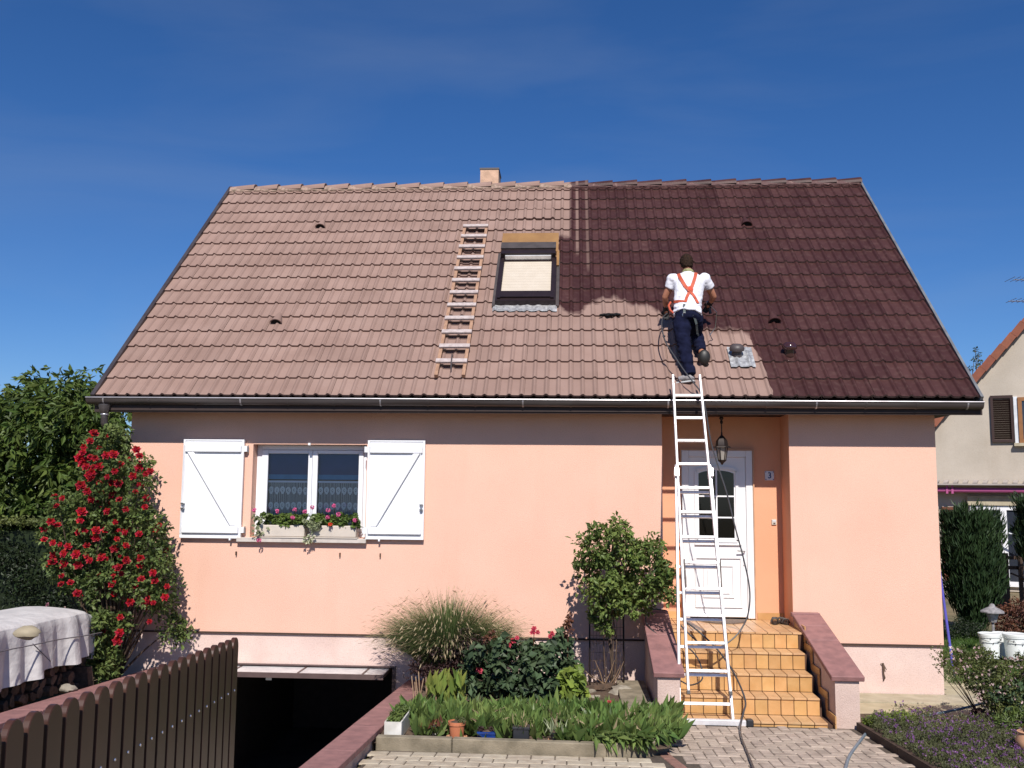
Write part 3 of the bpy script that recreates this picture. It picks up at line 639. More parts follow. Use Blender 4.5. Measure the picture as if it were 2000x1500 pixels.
# ---------------------------------------------------------------- roof window
RW = empty('roof_window', roofp(4.92, 2.5), parent=HOUSE)
def rbox(name, m, parent, x0, x1, s0, s1, h0, h1, **k):
    q = MB(); q.obox(roofp(x0, s0, h0), (x1-x0, 0, 0), RU*(s1-s0), RNV*(h1-h0)); return q.build(name, m, parent, **k)
f = MB()
for x0, x1, s0, s1 in ((4.52, 4.575, 1.98, 3.16), (5.285, 5.34, 1.98, 3.16), (4.575, 5.285, 1.98, 2.11), (4.575, 5.285, 3.05, 3.16)): f.obox(roofp(x0, s0, .0), (x1-x0, 0, 0), RU*(s1-s0), RNV*.13)
f.build('frame', 'velux', RW)
f = MB()
for x0, x1, s0, s1 in ((4.545, 4.59, 2.02, 3.12), (5.27, 5.315, 2.02, 3.12), (4.59, 5.27, 2.04, 2.19)): f.obox(roofp(x0, s0, .13), (x1-x0, 0, 0), RU*(s1-s0), RNV*.025)
f.build('sash', 'velux', RW)
rbox('shutter_box', 'velux', RW, 4.535, 5.325, 3.10, 3.39, .0, .23)
rbox('box_top', 'veluxgrey', RW, 4.53, 5.33, 3.22, 3.395, .231, .25)
rbox('end_bar', 'alu', RW, 4.60, 5.26, 3.075, 3.098, .14, .20)
for i in range(12):
    s = 2.20+i*.073; rbox('slat', 'slat', RW, 4.59, 5.27, s, s+.0715, .10, .118)
rbox('slat_backing', 'sill', RW, 4.58, 5.28, 2.15, 3.08, .08, .095)
lead_sheet(4.49, 5.36, 1.83, 1.99, 'apron', RW, 8)
f = MB()
for x0 in (4.475, 5.342): f.obox(roofp(x0, 1.95, .03), (.043, 0, 0), RU*1.45, RNV*.035)
f.build('flashing', 'veluxgrey', RW)
BO = MB(); BO.obox(roofp(4.51, 3.40, .075), (.85, 0, 0), RU*.57, RNV*.018); BO.obox(roofp(5.335, 3.0, .072), (.04, 0, 0), RU*.42, RNV*.018)
BO.build('plywood_board', 'board', None, 'ochre plywood board lying on the tiles above the roof window', 'board', loc=roofp(4.9, 3.6, .08))
# ---------------------------------------------------------------- front window and shutters
WN = empty('window', (2.3, .15, 1.722), parent=HOUSE)
f = MB()
wx0, wx1, wz0, wz1 = 1.588, 3.022, 1.725, 2.869
for b_ in ((wx0, wx0+.065, .15, .22, wz0, wz1), (wx1-.065, wx1, .15, .22, wz0, wz1), (wx0+.065, wx1-.065, .15, .22, wz0, wz0+.055), (wx0+.065, wx1-.065, .15, .22, wz1-.06, wz1)): f.box(*b_)
f.build('frame', 'white', WN, bevel=.004)
PN = [(1.735, 2.250), (2.372, 2.895)]; PZ = (1.865, 2.762)
for (a, b_), (c0, c1) in zip(PN, ((1.655, 2.302), (2.306, 2.955))):
    s = MB()
    for q in ((c0, a, .135, .185, 1.785, 2.806), (b_, c1, .135, .185, 1.785, 2.806), (a, b_, .135, .185, 1.785, PZ[0]), (a, b_, .135, .185, PZ[1], 2.806)): s.box(*q)
    sa = s.build('sash', 'white', WN, bevel=.005)
    MB().add([(a, .16, PZ[0]), (b_, .16, PZ[0]), (b_, .16, PZ[1]), (a, .16, PZ[1])], [(0, 1, 2, 3)]).build('pane', 'glass', sa)
    box('blind', 'blind', sa, a-.01, b_+.01, .205, .208, 2.475, PZ[1]+.02); box('blind_lit_strip', 'blindlit', sa, a-.01, b_+.01, .202, .205, 2.44, 2.50)
    box('curtain_rod', 'white', sa, a-.01, b_+.01, .19, .205, 2.398, 2.424)
    c = MB(); n = int((b_-a)/.066)
    def loopy(cx, cz, r):
        vs = []; m = 10
        for rr in (r*1.05, r*.4):
            for j in range(m): t = 2*math.pi*j/m; vs.append((cx+math.cos(t)*rr*.85, .20, cz+math.sin(t)*rr*1.15-(.35*rr if abs(t-1.5*math.pi) < .4 else 0)))
        c.add(vs, [(j, (j+1) % m, m+(j+1) % m, m+j) for j in range(m)])
        c.add([(cx-r*.25, .2, cz), (cx+r*.1, .2, cz-r*.4), (cx+r*.3, .2, cz+r*.1), (cx, .2, cz+r*.35)], [(0, 1, 2, 3)])
    for zc in (2.305, 2.115, 1.925):
        for j in range(n): loopy(a+.033+j*(b_-a)/n, zc+random.uniform(-.004, .004), .036)
    nn = int((b_-a)/.0125)
    for j in range(nn):
        x = a+.008+j*(b_-a)/nn+random.uniform(-.002, .002); c.add([(x, .203, 1.85), (x+.0052, .203, 1.85), (x+.0052, .203, 2.40), (x, .203, 2.40)], [(0, 1, 2, 3)])
    c.build('lace_curtain', 'lace', sa)
sw = MB().box(1.44, 3.055, -.075, .14, 1.665, 1.720).build('window_sill', 'sill', HOUSE, bevel=.005)
box('lamp_knob', 'white', HOUSE, 2.285, 2.315, -.02, .0, 2.862, 2.89)
def shutter(x0, x1, z0, z1, hx, flip):
    """batten-and-brace shutter folded back against the wall"""
    S = empty('shutter', ((x0+x1)/2, -.02, z0), parent=HOUSE); y1 = -.025; y0 = -.057; n = 7; w = (x1-x0-.05)/n
    for i in range(n): MB().box(x0+.025+i*w+.0003, x0+.025+(i+1)*w-.0003, y0+random.uniform(0, .0005), y1, z0+.02, z1-.02).build('plank', 'white', S)
    f = MB()
    for q in ((x0, x0+.024, y0-.008, y1, z0, z1), (x1-.024, x1, y0-.008, y1, z0, z1), (x0+.024, x1-.024, y0-.008, y1, z1-.018, z1), (x0+.024, x1-.024, y0-.008, y1, z0, z0+.018)): f.box(*q)
    f.build('edge_frame', 'white', S, bevel=.002)
    zt = z1-.115; zb = z0+.105
    for zc in (zt, zb): MB().box(x0+.03, x1-.03, y0-.030, y0-.002, zc-.045, zc+.045).build('batten', 'white', S, bevel=.008)
    xa, xb = (x0+.06, x1-.13) if not flip else (x1-.06, x0+.13); d = .085 if not flip else -.085
    MB().prism([(xa, y0-.002, zt-.047), (xa+d, y0-.002, zt-.047), (xb+d*.9, y0-.002, zb+.047), (xb, y0-.002, zb+.047)], (0, -.028, 0)).build('brace', 'white', S, bevel=.006)
    for zc in (zt, zb): 
        MB().box(hx-.02, hx+.02, y0-.014, -.002, zc-.035, zc+.035).build('hinge', 'white', S)
        MB().tube([(hx+(.022 if hx > x0+.3 else -.022), -.03, zc-.045), (hx+(.022 if hx > x0+.3 else -.022), -.03, zc+.045)], .008, 6).build('hinge_pin', 'steel', S)
    ox = x0+.012 if hx > x0+.3 else x1-.05
    for dz in (.42, .36): MB().box(ox, ox+.04, y0-.05, y0-.008, z0+dz, z0+dz+.012).build('latch', 'steel', S)
    MB().tube([(ox, y0-.02, z0+.06), (ox, y0-.02, z1-.06)], .005, 6).build('bolt_rod', 'white', S)
    k = x1-.14 if not flip else x0+.16
    MB().box(k, k+.02, y0-.02, -.01, z0-.022, z0+.006).build('stay', 'white', S)
    return S
shutter(.715, 1.488, 1.705, 2.925, 1.508, False); shutter(3.048, 3.762, 1.715, 2.925, 3.030, True)
for x in (1.42, 3.22, 2.72): box('dark_wall_mark', 'bark', HOUSE, x, x+.014, -.03, -.001, 1.50, 1.545)  # one is a wall stay, those below the shutters paint their stays' shadows
# ---------------------------------------------------------------- front door
DR = empty('front_door', (7.39, .5, .775), parent=HOUSE)
f = MB()
for q in ((6.945, 7.035, .478, .56, .772, 2.85), (7.745, 7.83, .478, .56, .772, 2.85), (7.035, 7.745, .478, .56, 2.765, 2.85)): f.box(*q)
f.build('frame', 'whitedoor', DR, bevel=.006)
f = MB()
for q in ((6.928, 6.944, .462, .499, .77, 2.868), (7.831, 7.847, .462, .499, .77, 2.868), (6.944, 7.831, .462, .499, 2.851, 2.868)): f.box(*q)
f.build('frame_bead', 'peach_saucer', DR)
# leaf with arched glazing
ax0, ax1, az0, azs, azt = 7.16, 7.60, 1.755, 2.52, 2.60
d = MB(); n = 12; arc = []
for j in range(n+1):
    x = ax0+(ax1-ax0)*j/n; q = (x-(ax0+ax1)/2)/((ax1-ax0)/2); arc.append((x, azs+(azt-azs)*math.sqrt(max(0, 1-q*q*.75))-(azt-azs)*.5+(azt-azs)*.5))
lx0, lx1, lz0, lz1 = 7.038, 7.742, .785, 2.762; Y0, Y1 = .500, .54
d.box(lx0, ax0, Y0, Y1, lz0, lz1); d.box(ax1, lx1, Y0, Y1, lz0, lz1); d.box(ax0, ax1, Y0, Y1, lz0, az0)
for j in range(n): d.prism([(arc[j][0], Y0, arc[j][1]), (arc[j+1][0], Y0, arc[j+1][1]), (arc[j+1][0], Y0, lz1), (arc[j][0], Y0, lz1)], (0, Y1-Y0, 0))
lf = d.build('door_leaf', 'whitedoor', DR)
mo = MB(); out = [(x+(x-7.38)*.16, z+.035) for x, z in arc]; 
path = [(ax0-.035, az0-.035), *[(o[0], o[1]) for o in out], (ax1+.035, az0-.035), (ax0-.035, az0-.035)]
for p, q in zip(path[:-1], path[1:]): mo.bar((p[0], .492, p[1]), (q[0], .492, q[1]), .034, .022, up=(0, 1, 0))
mo.build('glazing_bead', 'whitedoor', DR)
mu = MB(); mu.box(7.37, 7.39, .488, .505, az0, azt)
for z in (2.01, 2.275): mu.box(ax0, 7.369, .489, .504, z-.009, z+.009); mu.box(7.391, ax1, .489, .504, z-.009, z+.009)
mu.build('glazing_bars', 'whitedoor', DR)
for c0, c1 in ((ax0, 7.37), (7.39, ax1)):
    for z0, z1 in ((az0, 2.001), (2.019, 2.266), (2.284, 2.60)):
        MB().add([(c0, .515, z0), (c1, .515, z0), (c1, .515, z1), (c0, .515, z1)], [(0, 1, 2, 3)]).build('pane', 'frost', DR)
def molding(x0, x1, z0, z1, w=.02, p=.018, nm='panel_molding'):
    m = MB(); m.box(x0, x1, Y0-p, Y0-.001, z0, z0+w); m.box(x0, x1, Y0-p, Y0-.001, z1-w, z1); m.box(x0, x0+w, Y0-p, Y0-.001, z0+w, z1-w); m.box(x1-w, x1, Y0-p, Y0-.001, z0+w, z1-w); m.build(nm, 'whitedoor', DR, bevel=.004)
molding(7.10, 7.68, .90, 1.52); molding(7.20, 7.58, 1.02, 1.42, .018, .014)
MB().box(7.25, 7.53, Y0-.012, Y0-.001, 1.07, 1.37).build('raised_panel', 'whitedoor', DR, bevel=.01)
MB().box(7.10, 7.68, Y0-.028, Y0-.001, 1.665, 1.69).build('mail_rail', 'whitedoor', DR, bevel=.005)
MB().box(7.05, 7.73, Y0-.03, Y0-.001, .79, .835).build('weather_bar', 'whitedoor', DR, bevel=.005)
h = MB().box(7.695, 7.73, .486, .499, 1.42, 1.66).build('handle_plate', 'white', DR, bevel=.004); h = MB(); h.tube([(7.712, .49, 1.60), (7.712, .45, 1.60), (7.62, .44, 1.605)], .010, 8); h.build('handle', 'steel', DR)
# house number and bell
o = HOUSE
np_ = MB().box(7.985, 8.098, .483, .499, 2.478, 2.594).build('number_plate', 'number', HOUSE, bevel=.003)
tcv = bpy.data.curves.new('digit', 'FONT'); tcv.body = '3'; tcv.size = .105; tcv.align_x = 'CENTER'; tcv.align_y = 'CENTER'; tcv.extrude = .001; tcv.offset = .0016
to = bpy.data.objects.new('digit', tcv); COL.objects.link(to); to.rotation_euler = (math.pi/2, 0, 0); to.location = (0, 0, 0)
dg = bpy.context.evaluated_depsgraph_get(); me = bpy.data.meshes.new_from_object(to.evaluated_get(dg)); bpy.data.objects.remove(to)
me.materials.clear(); me.materials.append(M['navy']); dgo = bpy.data.objects.new('digit', me); link(dgo, np_); dgo.rotation_euler = (math.pi/2, 0, 0); dgo.location = Vector((8.0415, .4805, 2.536))-ORG[np_.name]
d = MB()
for cx, cz in ((7.995, 2.489), (8.088, 2.489), (7.995, 2.583), (8.088, 2.583)): d.box(cx-.006, cx+.006, .4805, .4828, cz-.006, cz+.006)
d.build('corner_marks', 'navy', np_)
bl = MB().box(8.055, 8.115, .482, .499, 1.925, 1.995).build('door_bell', 'cream', HOUSE, bevel=.004); box('bell_label', 'number', bl, 8.065, 8.105, .479, .4815, 1.965, 1.985); box('bell_button', 'ventgrey', bl, 8.075, 8.098, .476, .4788, 1.940, 1.952)
# rust mark bracket on the plinth
k = MB(); k.tube([(9.20, .0, .355), (9.205, -.02, .30), (9.20, -.012, .24), (9.21, -.02, .19), (9.20, .0, .155)], [.010, .013, .008, .010, .005], 6); k.tube([(9.175, 0, .35), (9.21, -.015, .33), (9.235, -.012, .28)], .005, 5)
k.build('rusty_bracket', 'bark', HOUSE)

# ================================================================== ENTRANCE STEPS
ZL = .762; RI = .1773; TR = .2908; NY = [-.552-TR*k for k in range(5)]; SX0, SX1 = 6.662, 8.108
ST = empty('entrance_steps', (7.4, -1.0, 0), 'five ochre tiled steps rising to the white front door', 'steps')
core = MB()
for k in range(5):
    y1 = RY+.25 if k == 0 else NY[k-1]+.004
    core.box(SX0-.0, SX1+.02, NY[k]+.016, y1 if k else RY+.0, -.05, ZL-.018-k*RI)
core.box(SX0, 8.18, RY, 1.8, .4, ZL-.02); core.box(SX1+.02, 8.18, -.5, RY, .4, ZL-.018); core.build('step_core', 'grout', ST)
TWD = .1322; n = 11
def tile_box(nm, m, x0, x1, y0, y1, z0, z1):
    o = MB().box(x0+.0035, x1-.0035, y0, y1, z0, z1).build(nm, m, ST, bevel=.002); return o
for k in range(5):
    zt = ZL-k*RI; zb = max(zt-RI, 0) if k < 4 else 0.0; w = (SX1-SX0)/n
    for i in range(n):
        jx = random.uniform(-.001, .001)
        if zt-.024 > zb+.01: tile_box('riser_tile', 'orange_tile', SX0+i*w+jx, SX0+(i+1)*w+jx, NY[k]+random.uniform(0, .002), NY[k]+.014, zb+.003, zt-.024)
        if k: tile_box('tread_tile', 'tread', SX0+i*w+jx, SX0+(i+1)*w+jx, NY[k]-.012, NY[k-1]-.002, zt-.02, zt+random.uniform(-.0005, .001))
w = (8.18-SX0)/11
for j in range(4):
    for i in range(11):
        y0 = -.565+j*.267; tile_box('landing_tile', 'tread', SX0+i*w, SX0+(i+1)*w, y0+.003, min(y0+.264, RY-.002), ZL-.02, ZL+random.uniform(-.0005, .001))
for k in range(5):   # stepped skirting tiles against the right parapet
    zt = ZL-k*RI
    o = MB().obox((8.166, NY[k]-.055, zt+.002), (.012, 0, 0), (0, TR+.05 if k else .5, 0), (0, 0, .075)); o.build('skirting_tile', 'orange_tile', ST)
    o = MB().obox((8.166, NY[k]-.055, zt-RI+.08), (.012, 0, 0), (0, .075, 0), (0, 0, RI-.083)); o.build('skirting_tile', 'orange_tile', ST)
for q in ((8.145, 8.178, RY-.012, RY-.001, ZL+.002, ZL+.085), (7.86, 8.14, RY-.012, RY-.001, ZL+.002, ZL+.085), (6.665, 6.925, RY-.012, RY-.001, ZL+.002, ZL+.085)): MB().box(*q).build('skirting_tile', 'orange_tile', ST)
MB().box(8.11, 8.165, -.55, -.54, 0, ZL-.02).box(8.11, 8.17, -1.70, -.541, -.02, .03).build('side_gutter', 'grout', ST)
def parapet(x0, x1, lab, yb, ytop):
    P = empty('parapet_wall', ((x0+x1)/2, -1, 0), lab, 'low wall'); yf = -1.715; zb, zf = .875, .475
    pts = [(x0, yf, -.05), (x0, yf, zf), (x0, ytop, zb), (x0, yb, zb), (x0, yb, -.05)]
    MB().prism(pts, (x1-x0, 0, 0)).build('wall', 'paraw', P)
    a0, a1 = x0-.042, x1+.045; d = Vector((0, ytop-(yf-.035), zb-zf-.0)); L = d.length; dd = d.normalized(); nn = Vector((0, -dd.z, dd.y)); st = Vector((a0, yf-.035, zf-.012))
    cuts = [0, .55, .80, 1.0] if x0 > 8 else [0, .60, 1.0]
    for c0, c1 in zip(cuts[:-1], cuts[1:]):
        MB().obox(st+d*c0+dd*.003, (a1-a0, 0, 0), dd*(L*(c1-c0)-.006), nn*.052).build('coping_slab', 'coping', P, bevel=.006)
    MB().obox((a0, ytop+.012, zb), (a1-a0, 0, 0), (0, yb-ytop-.014, 0), (0, 0, .050)).build('coping_slab', 'coping', P, bevel=.006)
    return P
parapet(6.432, 6.656, 'sloping parapet with mauve coping left of the tiled steps, shaded by the climber', -.002, -.16)
parapet(8.188, 8.425, 'sloping parapet with mauve coping right of the tiled steps', -.016, -.12)
# doormat, sandals
m = MB(); P = []
for j in range(17): a = math.pi*j/16; P.append((7.40-math.cos(a)*.30, .40-math.sin(a)*.36, ZL+.003))
m.prism(P, (0, 0, .014)); m.build('doormat', 'mat', None, 'half-round brown doormat on the landing before the white door', 'doormat', loc=(7.4, .3, ZL))
for x, r in ((8.0, -.2), (8.10, .25)):
    s = empty('sandal', (x, .16, ZL), 'left dark sandal on the landing by the right wall' if x < 8.05 else 'right dark sandal in the corner of the landing', 'sandal', 'pair of sandals on the landing')
    q = MB(); P = []
    for j in range(14):
        a = 2*math.pi*j/14; lx = math.cos(a)*.043*(1+.12*math.sin(a)); ly = math.sin(a)*.125; P.append((x+lx*math.cos(r)-ly*math.sin(r), .16+lx*math.sin(r)+ly*math.cos(r), ZL+.004))
    q.prism(P, (0, 0, .022)); q.build('sole', 'leather', s)
    for dy in (-.06, .0, .06):
        q = MB(); q.tube([(x-.045-math.sin(r)*dy, .16+dy, ZL+.02), (x-.025-math.sin(r)*dy, .16+dy, ZL+.065), (x+.025-math.sin(r)*dy, .16+dy, ZL+.065), (x+.045-math.sin(r)*dy, .16+dy, ZL+.02)], .011, 6); q.build('strap', 'leather', s)

# ================================================================== RAMP WALLS, KERB, PAVING, BEDS
def ramp_wall(x0, x1, z_h, k, y_end, lab, zbot=-2.0):
    Wl = empty('ramp_wall', ((x0+x1)/2, -4, 0), lab, 'retaining wall')
    b = MB(); xi0, xi1 = x0+.025, x1-.025
    b.prism([(xi0, -.003, zbot), (xi0, y_end, zbot), (xi0, y_end, z_h-k*y_end-.055), (xi0, -.003, z_h-.055)], (xi1-xi0, 0, 0)); b.build('wall', 'paraw', Wl)
    y = -.003; i = 0
    while y > y_end:
        y2 = max(y_end, y-1.0); a = Vector((x0, y-.002, z_h-k*y-.052)); c = Vector((x0, y2+.002, z_h-k*y2-.052))
        MB().obox(a, (x1-x0, 0, 0), c-a, (0, 0, .052)).build('coping_slab', 'coping', Wl, bevel=.005); y = y2
    return Wl
ramp_wall(3.600, 3.880, .045, .0595, -6.6, 'mauve capped retaining wall between garage ramp and flower bed')
ramp_wall(.47, .76, .135, .054, -9.3, 'mauve capped retaining wall behind the picket gate, beside the log pile')
BZ = .13
bed = MB()     # flower bed soil, gently uneven
V = []; nx, ny = 26, 30
for j in range(ny+1):
    for i in range(nx+1):
        x = 3.86+(6.40-3.86)*i/nx; y = -.01-(3.28)*j/ny
        if y < -1.72 and i > nx-2: pass
        V.append((x, y, .075+.03*(-y)+.035*noise.noise(Vector((x*3, y*3, 1)))+.01*noise.noise(Vector((x*15, y*15, 1)))))
bed.add(V, [(j*(nx+1)+i, j*(nx+1)+i+1, (j+1)*(nx+1)+i+1, (j+1)*(nx+1)+i) for j in range(ny) for i in range(nx)], True); bed.build('flower_bed', 'soil', kind='structure')
KB = empty('kerb', (5, -3.3, .1), 'mossy grey concrete kerb stones edging the flower bed', 'kerb')
kp = [(3.89, -3.30), (4.55, -3.31), (5.86, -3.37), (6.22, -3.28), (6.42, -3.02)]
for (a, b_) in zip(kp[:-1], kp[1:]):
    A = Vector((*a, 0)); B = Vector((*b_, 0)); d = (B-A).normalized(); nn = Vector((-d.y, d.x, 0)); A = A+d*.003; B = B-d*.003
    za, zb = gz(A.y), gz(B.y)
    MB().prism([A+Vector((0, 0, za-.05)), B+Vector((0, 0, zb-.05)), B+Vector((0, 0, zb+.115)), A+Vector((0, 0, za+.115))], nn*.085).build('kerb_stone', 'concrete', KB, bevel=.007)
# paving plane: joint bed, then pavers
def gpt(x, y, h=0): return Vector((x, y, gz(y)+h))
j_ = MB()
ys = [-12.3, -4, -1.7, -.55]; 
j_.add([(3.9, y, gz(y)+.002) for y in ys]+[(8.36, y, gz(y)+.002) for y in ys], [(i, i+1, 5+i, 4+i) for i in range(3)])
PV = j_.build('paving', 'joint', kind='structure')
def paver_mesh(w, l, name, m):
    b = .006; q = MB(); z = .0
    V = [(-w/2+b, -l/2+b, .014), (w/2-b, -l/2+b, .014), (w/2-b, l/2-b, .014), (-w/2+b, l/2-b, .014), (-w/2, -l/2, .008), (w/2, -l/2, .008), (w/2, l/2, .008), (-w/2, l/2, .008), (-w/2, -l/2, 0), (w/2, -l/2, 0), (w/2, l/2, 0), (-w/2, l/2, 0)]
    F = [(0, 1, 2, 3)]+[(4+i, 4+(i+1) % 4, (i+1) % 4, i) for i in range(4)]+[(8+i, 8+(i+1) % 4, 4+(i+1) % 4, 4+i) for i in range(4)]
    me = bpy.data.meshes.new(name); me.from_pydata(V, [], F); me.materials.append(M[m]); me.update(); return me
PM = {'A': paver_mesh(.192, .152, 'paver', 'paverA'), 'B': paver_mesh(.194, .094, 'paver', 'paverB'), 'R': paver_mesh(.10, .19, 'paver', 'paverR')}
tiltx = -math.atan(.062); pav = []
def add_pav(kind, x, y, rot):
    pav.append((kind, x, y, rot))
def x_border(y): return 6.36+(-3.1-y)*.16      # red line of pavers running out between the two fields
y = -3.36
row = 0
while y > -5.6:
    x = 3.93+(.098 if row % 2 else 0)
    while x < x_border(y)-.14:
        if not (y > -3.42-.05*0 and x > 5.75 and y > -3.36): add_pav('A', x, y-.08, 0)
        x += .2
    row += 1; y -= .16
y = -2.85
while y > -5.6: add_pav('R', x_border(y)-.01, y, math.atan(.16)*-1*0+.155); y -= .2
# herringbone field
c = .1
for a in range(-30, 40):
    for b_ in range(-30, 40):
        # unit cell of a 90 degree herringbone
        ox = 6.4+a*.2+b_*.1*0; pass
def herr(xmin, xmax, ymin, ymax):
    out = []
    for i in range(-60, 60):
        for j in range(-60, 60):
            x0 = (i+j*0)*.1; 
            # horizontal brick covers cells (4k+j..4k+j+1, j), vertical brick covers (4k+2+j, j..j+1)
            if (i-j) % 4 == 0: cx = (i+1)*.1; cy = (j+.5)*.1; out.append((cx, cy, 0.))
            if (i-j) % 4 == 3: cx = (i+.5)*.1; cy = (j+1)*.1; out.append((cx, cy, math.pi/2))
    r = []
    for cx, cy, ro in out:
        X = 7.4+cx; Yy = -2.6+cy
        if xmin < X < xmax and ymin < Yy < ymax: r.append((X, Yy, ro))
    return r
for X, Yy, ro in herr(6.2, 8.34, -5.6, -1.2):
    if X < x_border(Yy)+.10: continue
    if Yy > -1.78: continue
    if X < 6.5 and Yy > -3.0: continue
    add_pav('B', X, Yy, ro)
pav.sort(key=lambda p: -p[2])
def vis(p): return p[2] > -3.75
near = [p for p in pav if vis(p)]; far = [p for p in pav if not vis(p)]
if len(near) > 300: far = near[300:]+far; near = near[:300]
for kd, x, y, ro in near:
    o = bpy.data.objects.new('paver', PM[kd]); link(o, PV); o.location = gpt(x, y, -.004+random.uniform(-.002, .002)); o.rotation_mode = 'XYZ'
    o.rotation_euler = (Matrix.Rotation(tiltx, 3, 'X') @ Matrix.Rotation(ro+random.uniform(-.012, .012), 3, 'Z')).to_euler()
ff = MB()
for kd, x, y, ro in far:
    R_ = Matrix.Rotation(tiltx, 3, 'X') @ Matrix.Rotation(ro, 3, 'Z'); c0 = gpt(x, y, -.004); me = PM[kd]
    ff.cur = {'A': 0, 'B': 1, 'R': 2}[kd]; ff.add([c0+R_ @ v.co for v in me.vertices], [tuple(p.vertices) for p in me.polygons])
if far: ff.build('outer_pavers', ['paverA', 'paverB', 'paverR'], PV, kind='stuff')
# concrete edging strip and yellowish slabs in front of the right wall
box('footing_strip', 'conlight', None, 8.43, 10.3, -.46, -.002, -.04, .010, kind='structure')
SLB = MB(); SLB.box(8.43, 11.5, -1.25, -.463, -.05, -.014); SLB = SLB.build('slab_path', 'joint', kind='structure')
for x0, x1 in ((8.435, 9.25), (9.262, 9.87), (9.88, 10.5), (10.512, 11.2)): MB().box(x0, x1, -1.24, -.468, -.03, -.004).build('slab', 'slab', SLB, bevel=.003)
SD = MB().box(9.92, 10.28, .01, 6.0, -.05, -.006).build('side_path', 'joint', kind='structure')
for j in range(6): MB().box(9.93, 10.7, .0+j*.6+.02, .6+j*.6, -.03, .001).build('slab', 'slab', SD, bevel=.003)
b2 = MB(); V = []; nx, ny = 24, 20
for j in range(ny+1):
    for i in range(nx+1):
        x = 8.42+(13.5-8.42)*i/nx; y = -1.27-(3.6)*j/ny; V.append((x, y, gz(y)+.05+.03*noise.noise(Vector((x*3, y*3, 5)))))
b2.add(V, [(j*(nx+1)+i, j*(nx+1)+i+1, (j+1)*(nx+1)+i+1, (j+1)*(nx+1)+i) for j in range(ny) for i in range(nx)], True); b2.build('side_flower_bed', 'soil', kind='structure')
E2 = empty('bed_edging', (8.39, -3, 0), 'dark weathered edging boards along the purple flower bed', 'edging')
for y0 in (-1.76, -2.96, -4.16): MB().prism([(8.372, y0, gz(y0)-.03), (8.372, y0-1.19, gz(y0-1.19)-.03), (8.372, y0-1.19, gz(y0-1.19)+.075), (8.372, y0, gz(y0)+.075)], (.04, 0, 0)).build('edging_board', 'fence', E2)
# concrete plate and field stones by the climber
box('concrete_plate', 'concrete', None, 6.08, 6.40, -1.75, -.30, .06, .155, label='grey concrete plate lying in the bed beside the left parapet', cat='concrete slab', bevel=.006)
for px, py, y, r, lab in ((1163, 1372, -.95, .14, 'large pale rounded stone at the foot of the climbing bush'), (1213, 1352, -.75, .11, 'brownish stone on the right at the foot of the climbing bush'), (1150, 1352, -.7, .075, 'small dark stone on the left at the foot of the climbing bush')):
    p = at(px, py, y); MB().ball(p, r, (1.15, .9, .62), 12, seed=px, rough=.5).build('field_stone', 'stone', None, lab, 'stone', loc=p)
p = at(1172, 1342, -.7); MB().bar(p+Vector((-.17, 0, -.02)), p+Vector((.15, .03, .02)), .05, .045).build('weathered_board', 'bark', None, 'short grey weathered piece of timber lying on the stones', 'timber', loc=p)

# ================================================================== LADDERS
LN = Vector((0, 3.6, -1.2)).normalized(); LD = LN.dot(Vector((0, -1.7, 0)))
LU = Vector((0, 1.2, 3.6)).normalized()          # up along the ladder
def lad(x, z, off=0.): return Vector((x, -1.7+z/3.6*1.2, z))-LN*off*-1*0+Vector((0, -LU.z, LU.y))*off
LA = empty('extension_ladder', (6.98, -1.7, 0), 'two-section white aluminium ladder leaning on the gutter above the steps', 'ladder')
def xat(z, x0, x1, z0, z1): return x0+(x1-x0)*(z-z0)/(z1-z0)
# base section (behind), fly section in front
B0, B1 = (6.652, 7.180), (6.735, 7.110); bz0, bz1 = .06, 2.62
F0, F1 = (6.745, 7.165), (6.742, 7.052); fz0, fz1 = .285, 3.66
for s_ in (0, 1):
    MB().bar(lad(B0[s_], bz0), lad(B1[s_], bz1), .026, .072, up=LN).build('stile', 'alu', LA, bevel=.004)
    MB().bar(lad(F0[s_], fz0, .062), lad(F1[s_], fz1, .062), .024, .058, up=LN).build('stile', 'aluw', LA, bevel=.004)
    MB().bar(lad(F0[s_], fz0-.012, .062), lad(F0[s_], fz0+.02, .062), .032, .066, up=LN).build('end_cap', 'blackpot', LA)
    MB().bar(lad(B1[s_]+(-.0 if s_ else .0), bz1-.14, .03), lad(B1[s_], bz1-.05, .03), .05, .10, up=LN).build('guide_bracket', 'alu', LA)
    MB().bar(lad(F0[s_]+(-.02 if s_ else .02), 1.58, .09), lad(F0[s_]+(-.025 if s_ else .025), 1.30, .09), .014, .014, up=LN).build('catch_hook', 'iron', LA)
rz = [3.412-.2655*i for i in range(13)]
for z in rz:
    if z > .3:
        a, b_ = xat(z, F0[0], F1[0], fz0, fz1)+.012, xat(z, F0[1], F1[1], fz0, fz1)-.012
        MB().bar(lad(a, z, .062), lad(b_, z, .062), .030, .030, up=LU).build('rung', 'aluw', LA, bevel=.004)
    if z < 2.5:
        a, b_ = xat(z, B0[0], B1[0], bz0, bz1)+.012, xat(z, B0[1], B1[1], bz0, bz1)-.012
        MB().bar(lad(a, z-.03), lad(b_, z-.03), .030, .030, up=LU).build('rung', 'alu', LA, bevel=.004)
MB().box(6.605, 7.30, -1.765, -1.70, .012, .068).build('stabilizer_bar', 'alu', LA, bevel=.006)
MB().box(7.302, 7.372, -1.775, -1.692, .006, .078).build('bar_end_cap', 'blackpot', LA, bevel=.01)
MB().box(6.585, 6.603, -1.775, -1.692, .006, .078).build('bar_end_cap', 'blackpot', LA)
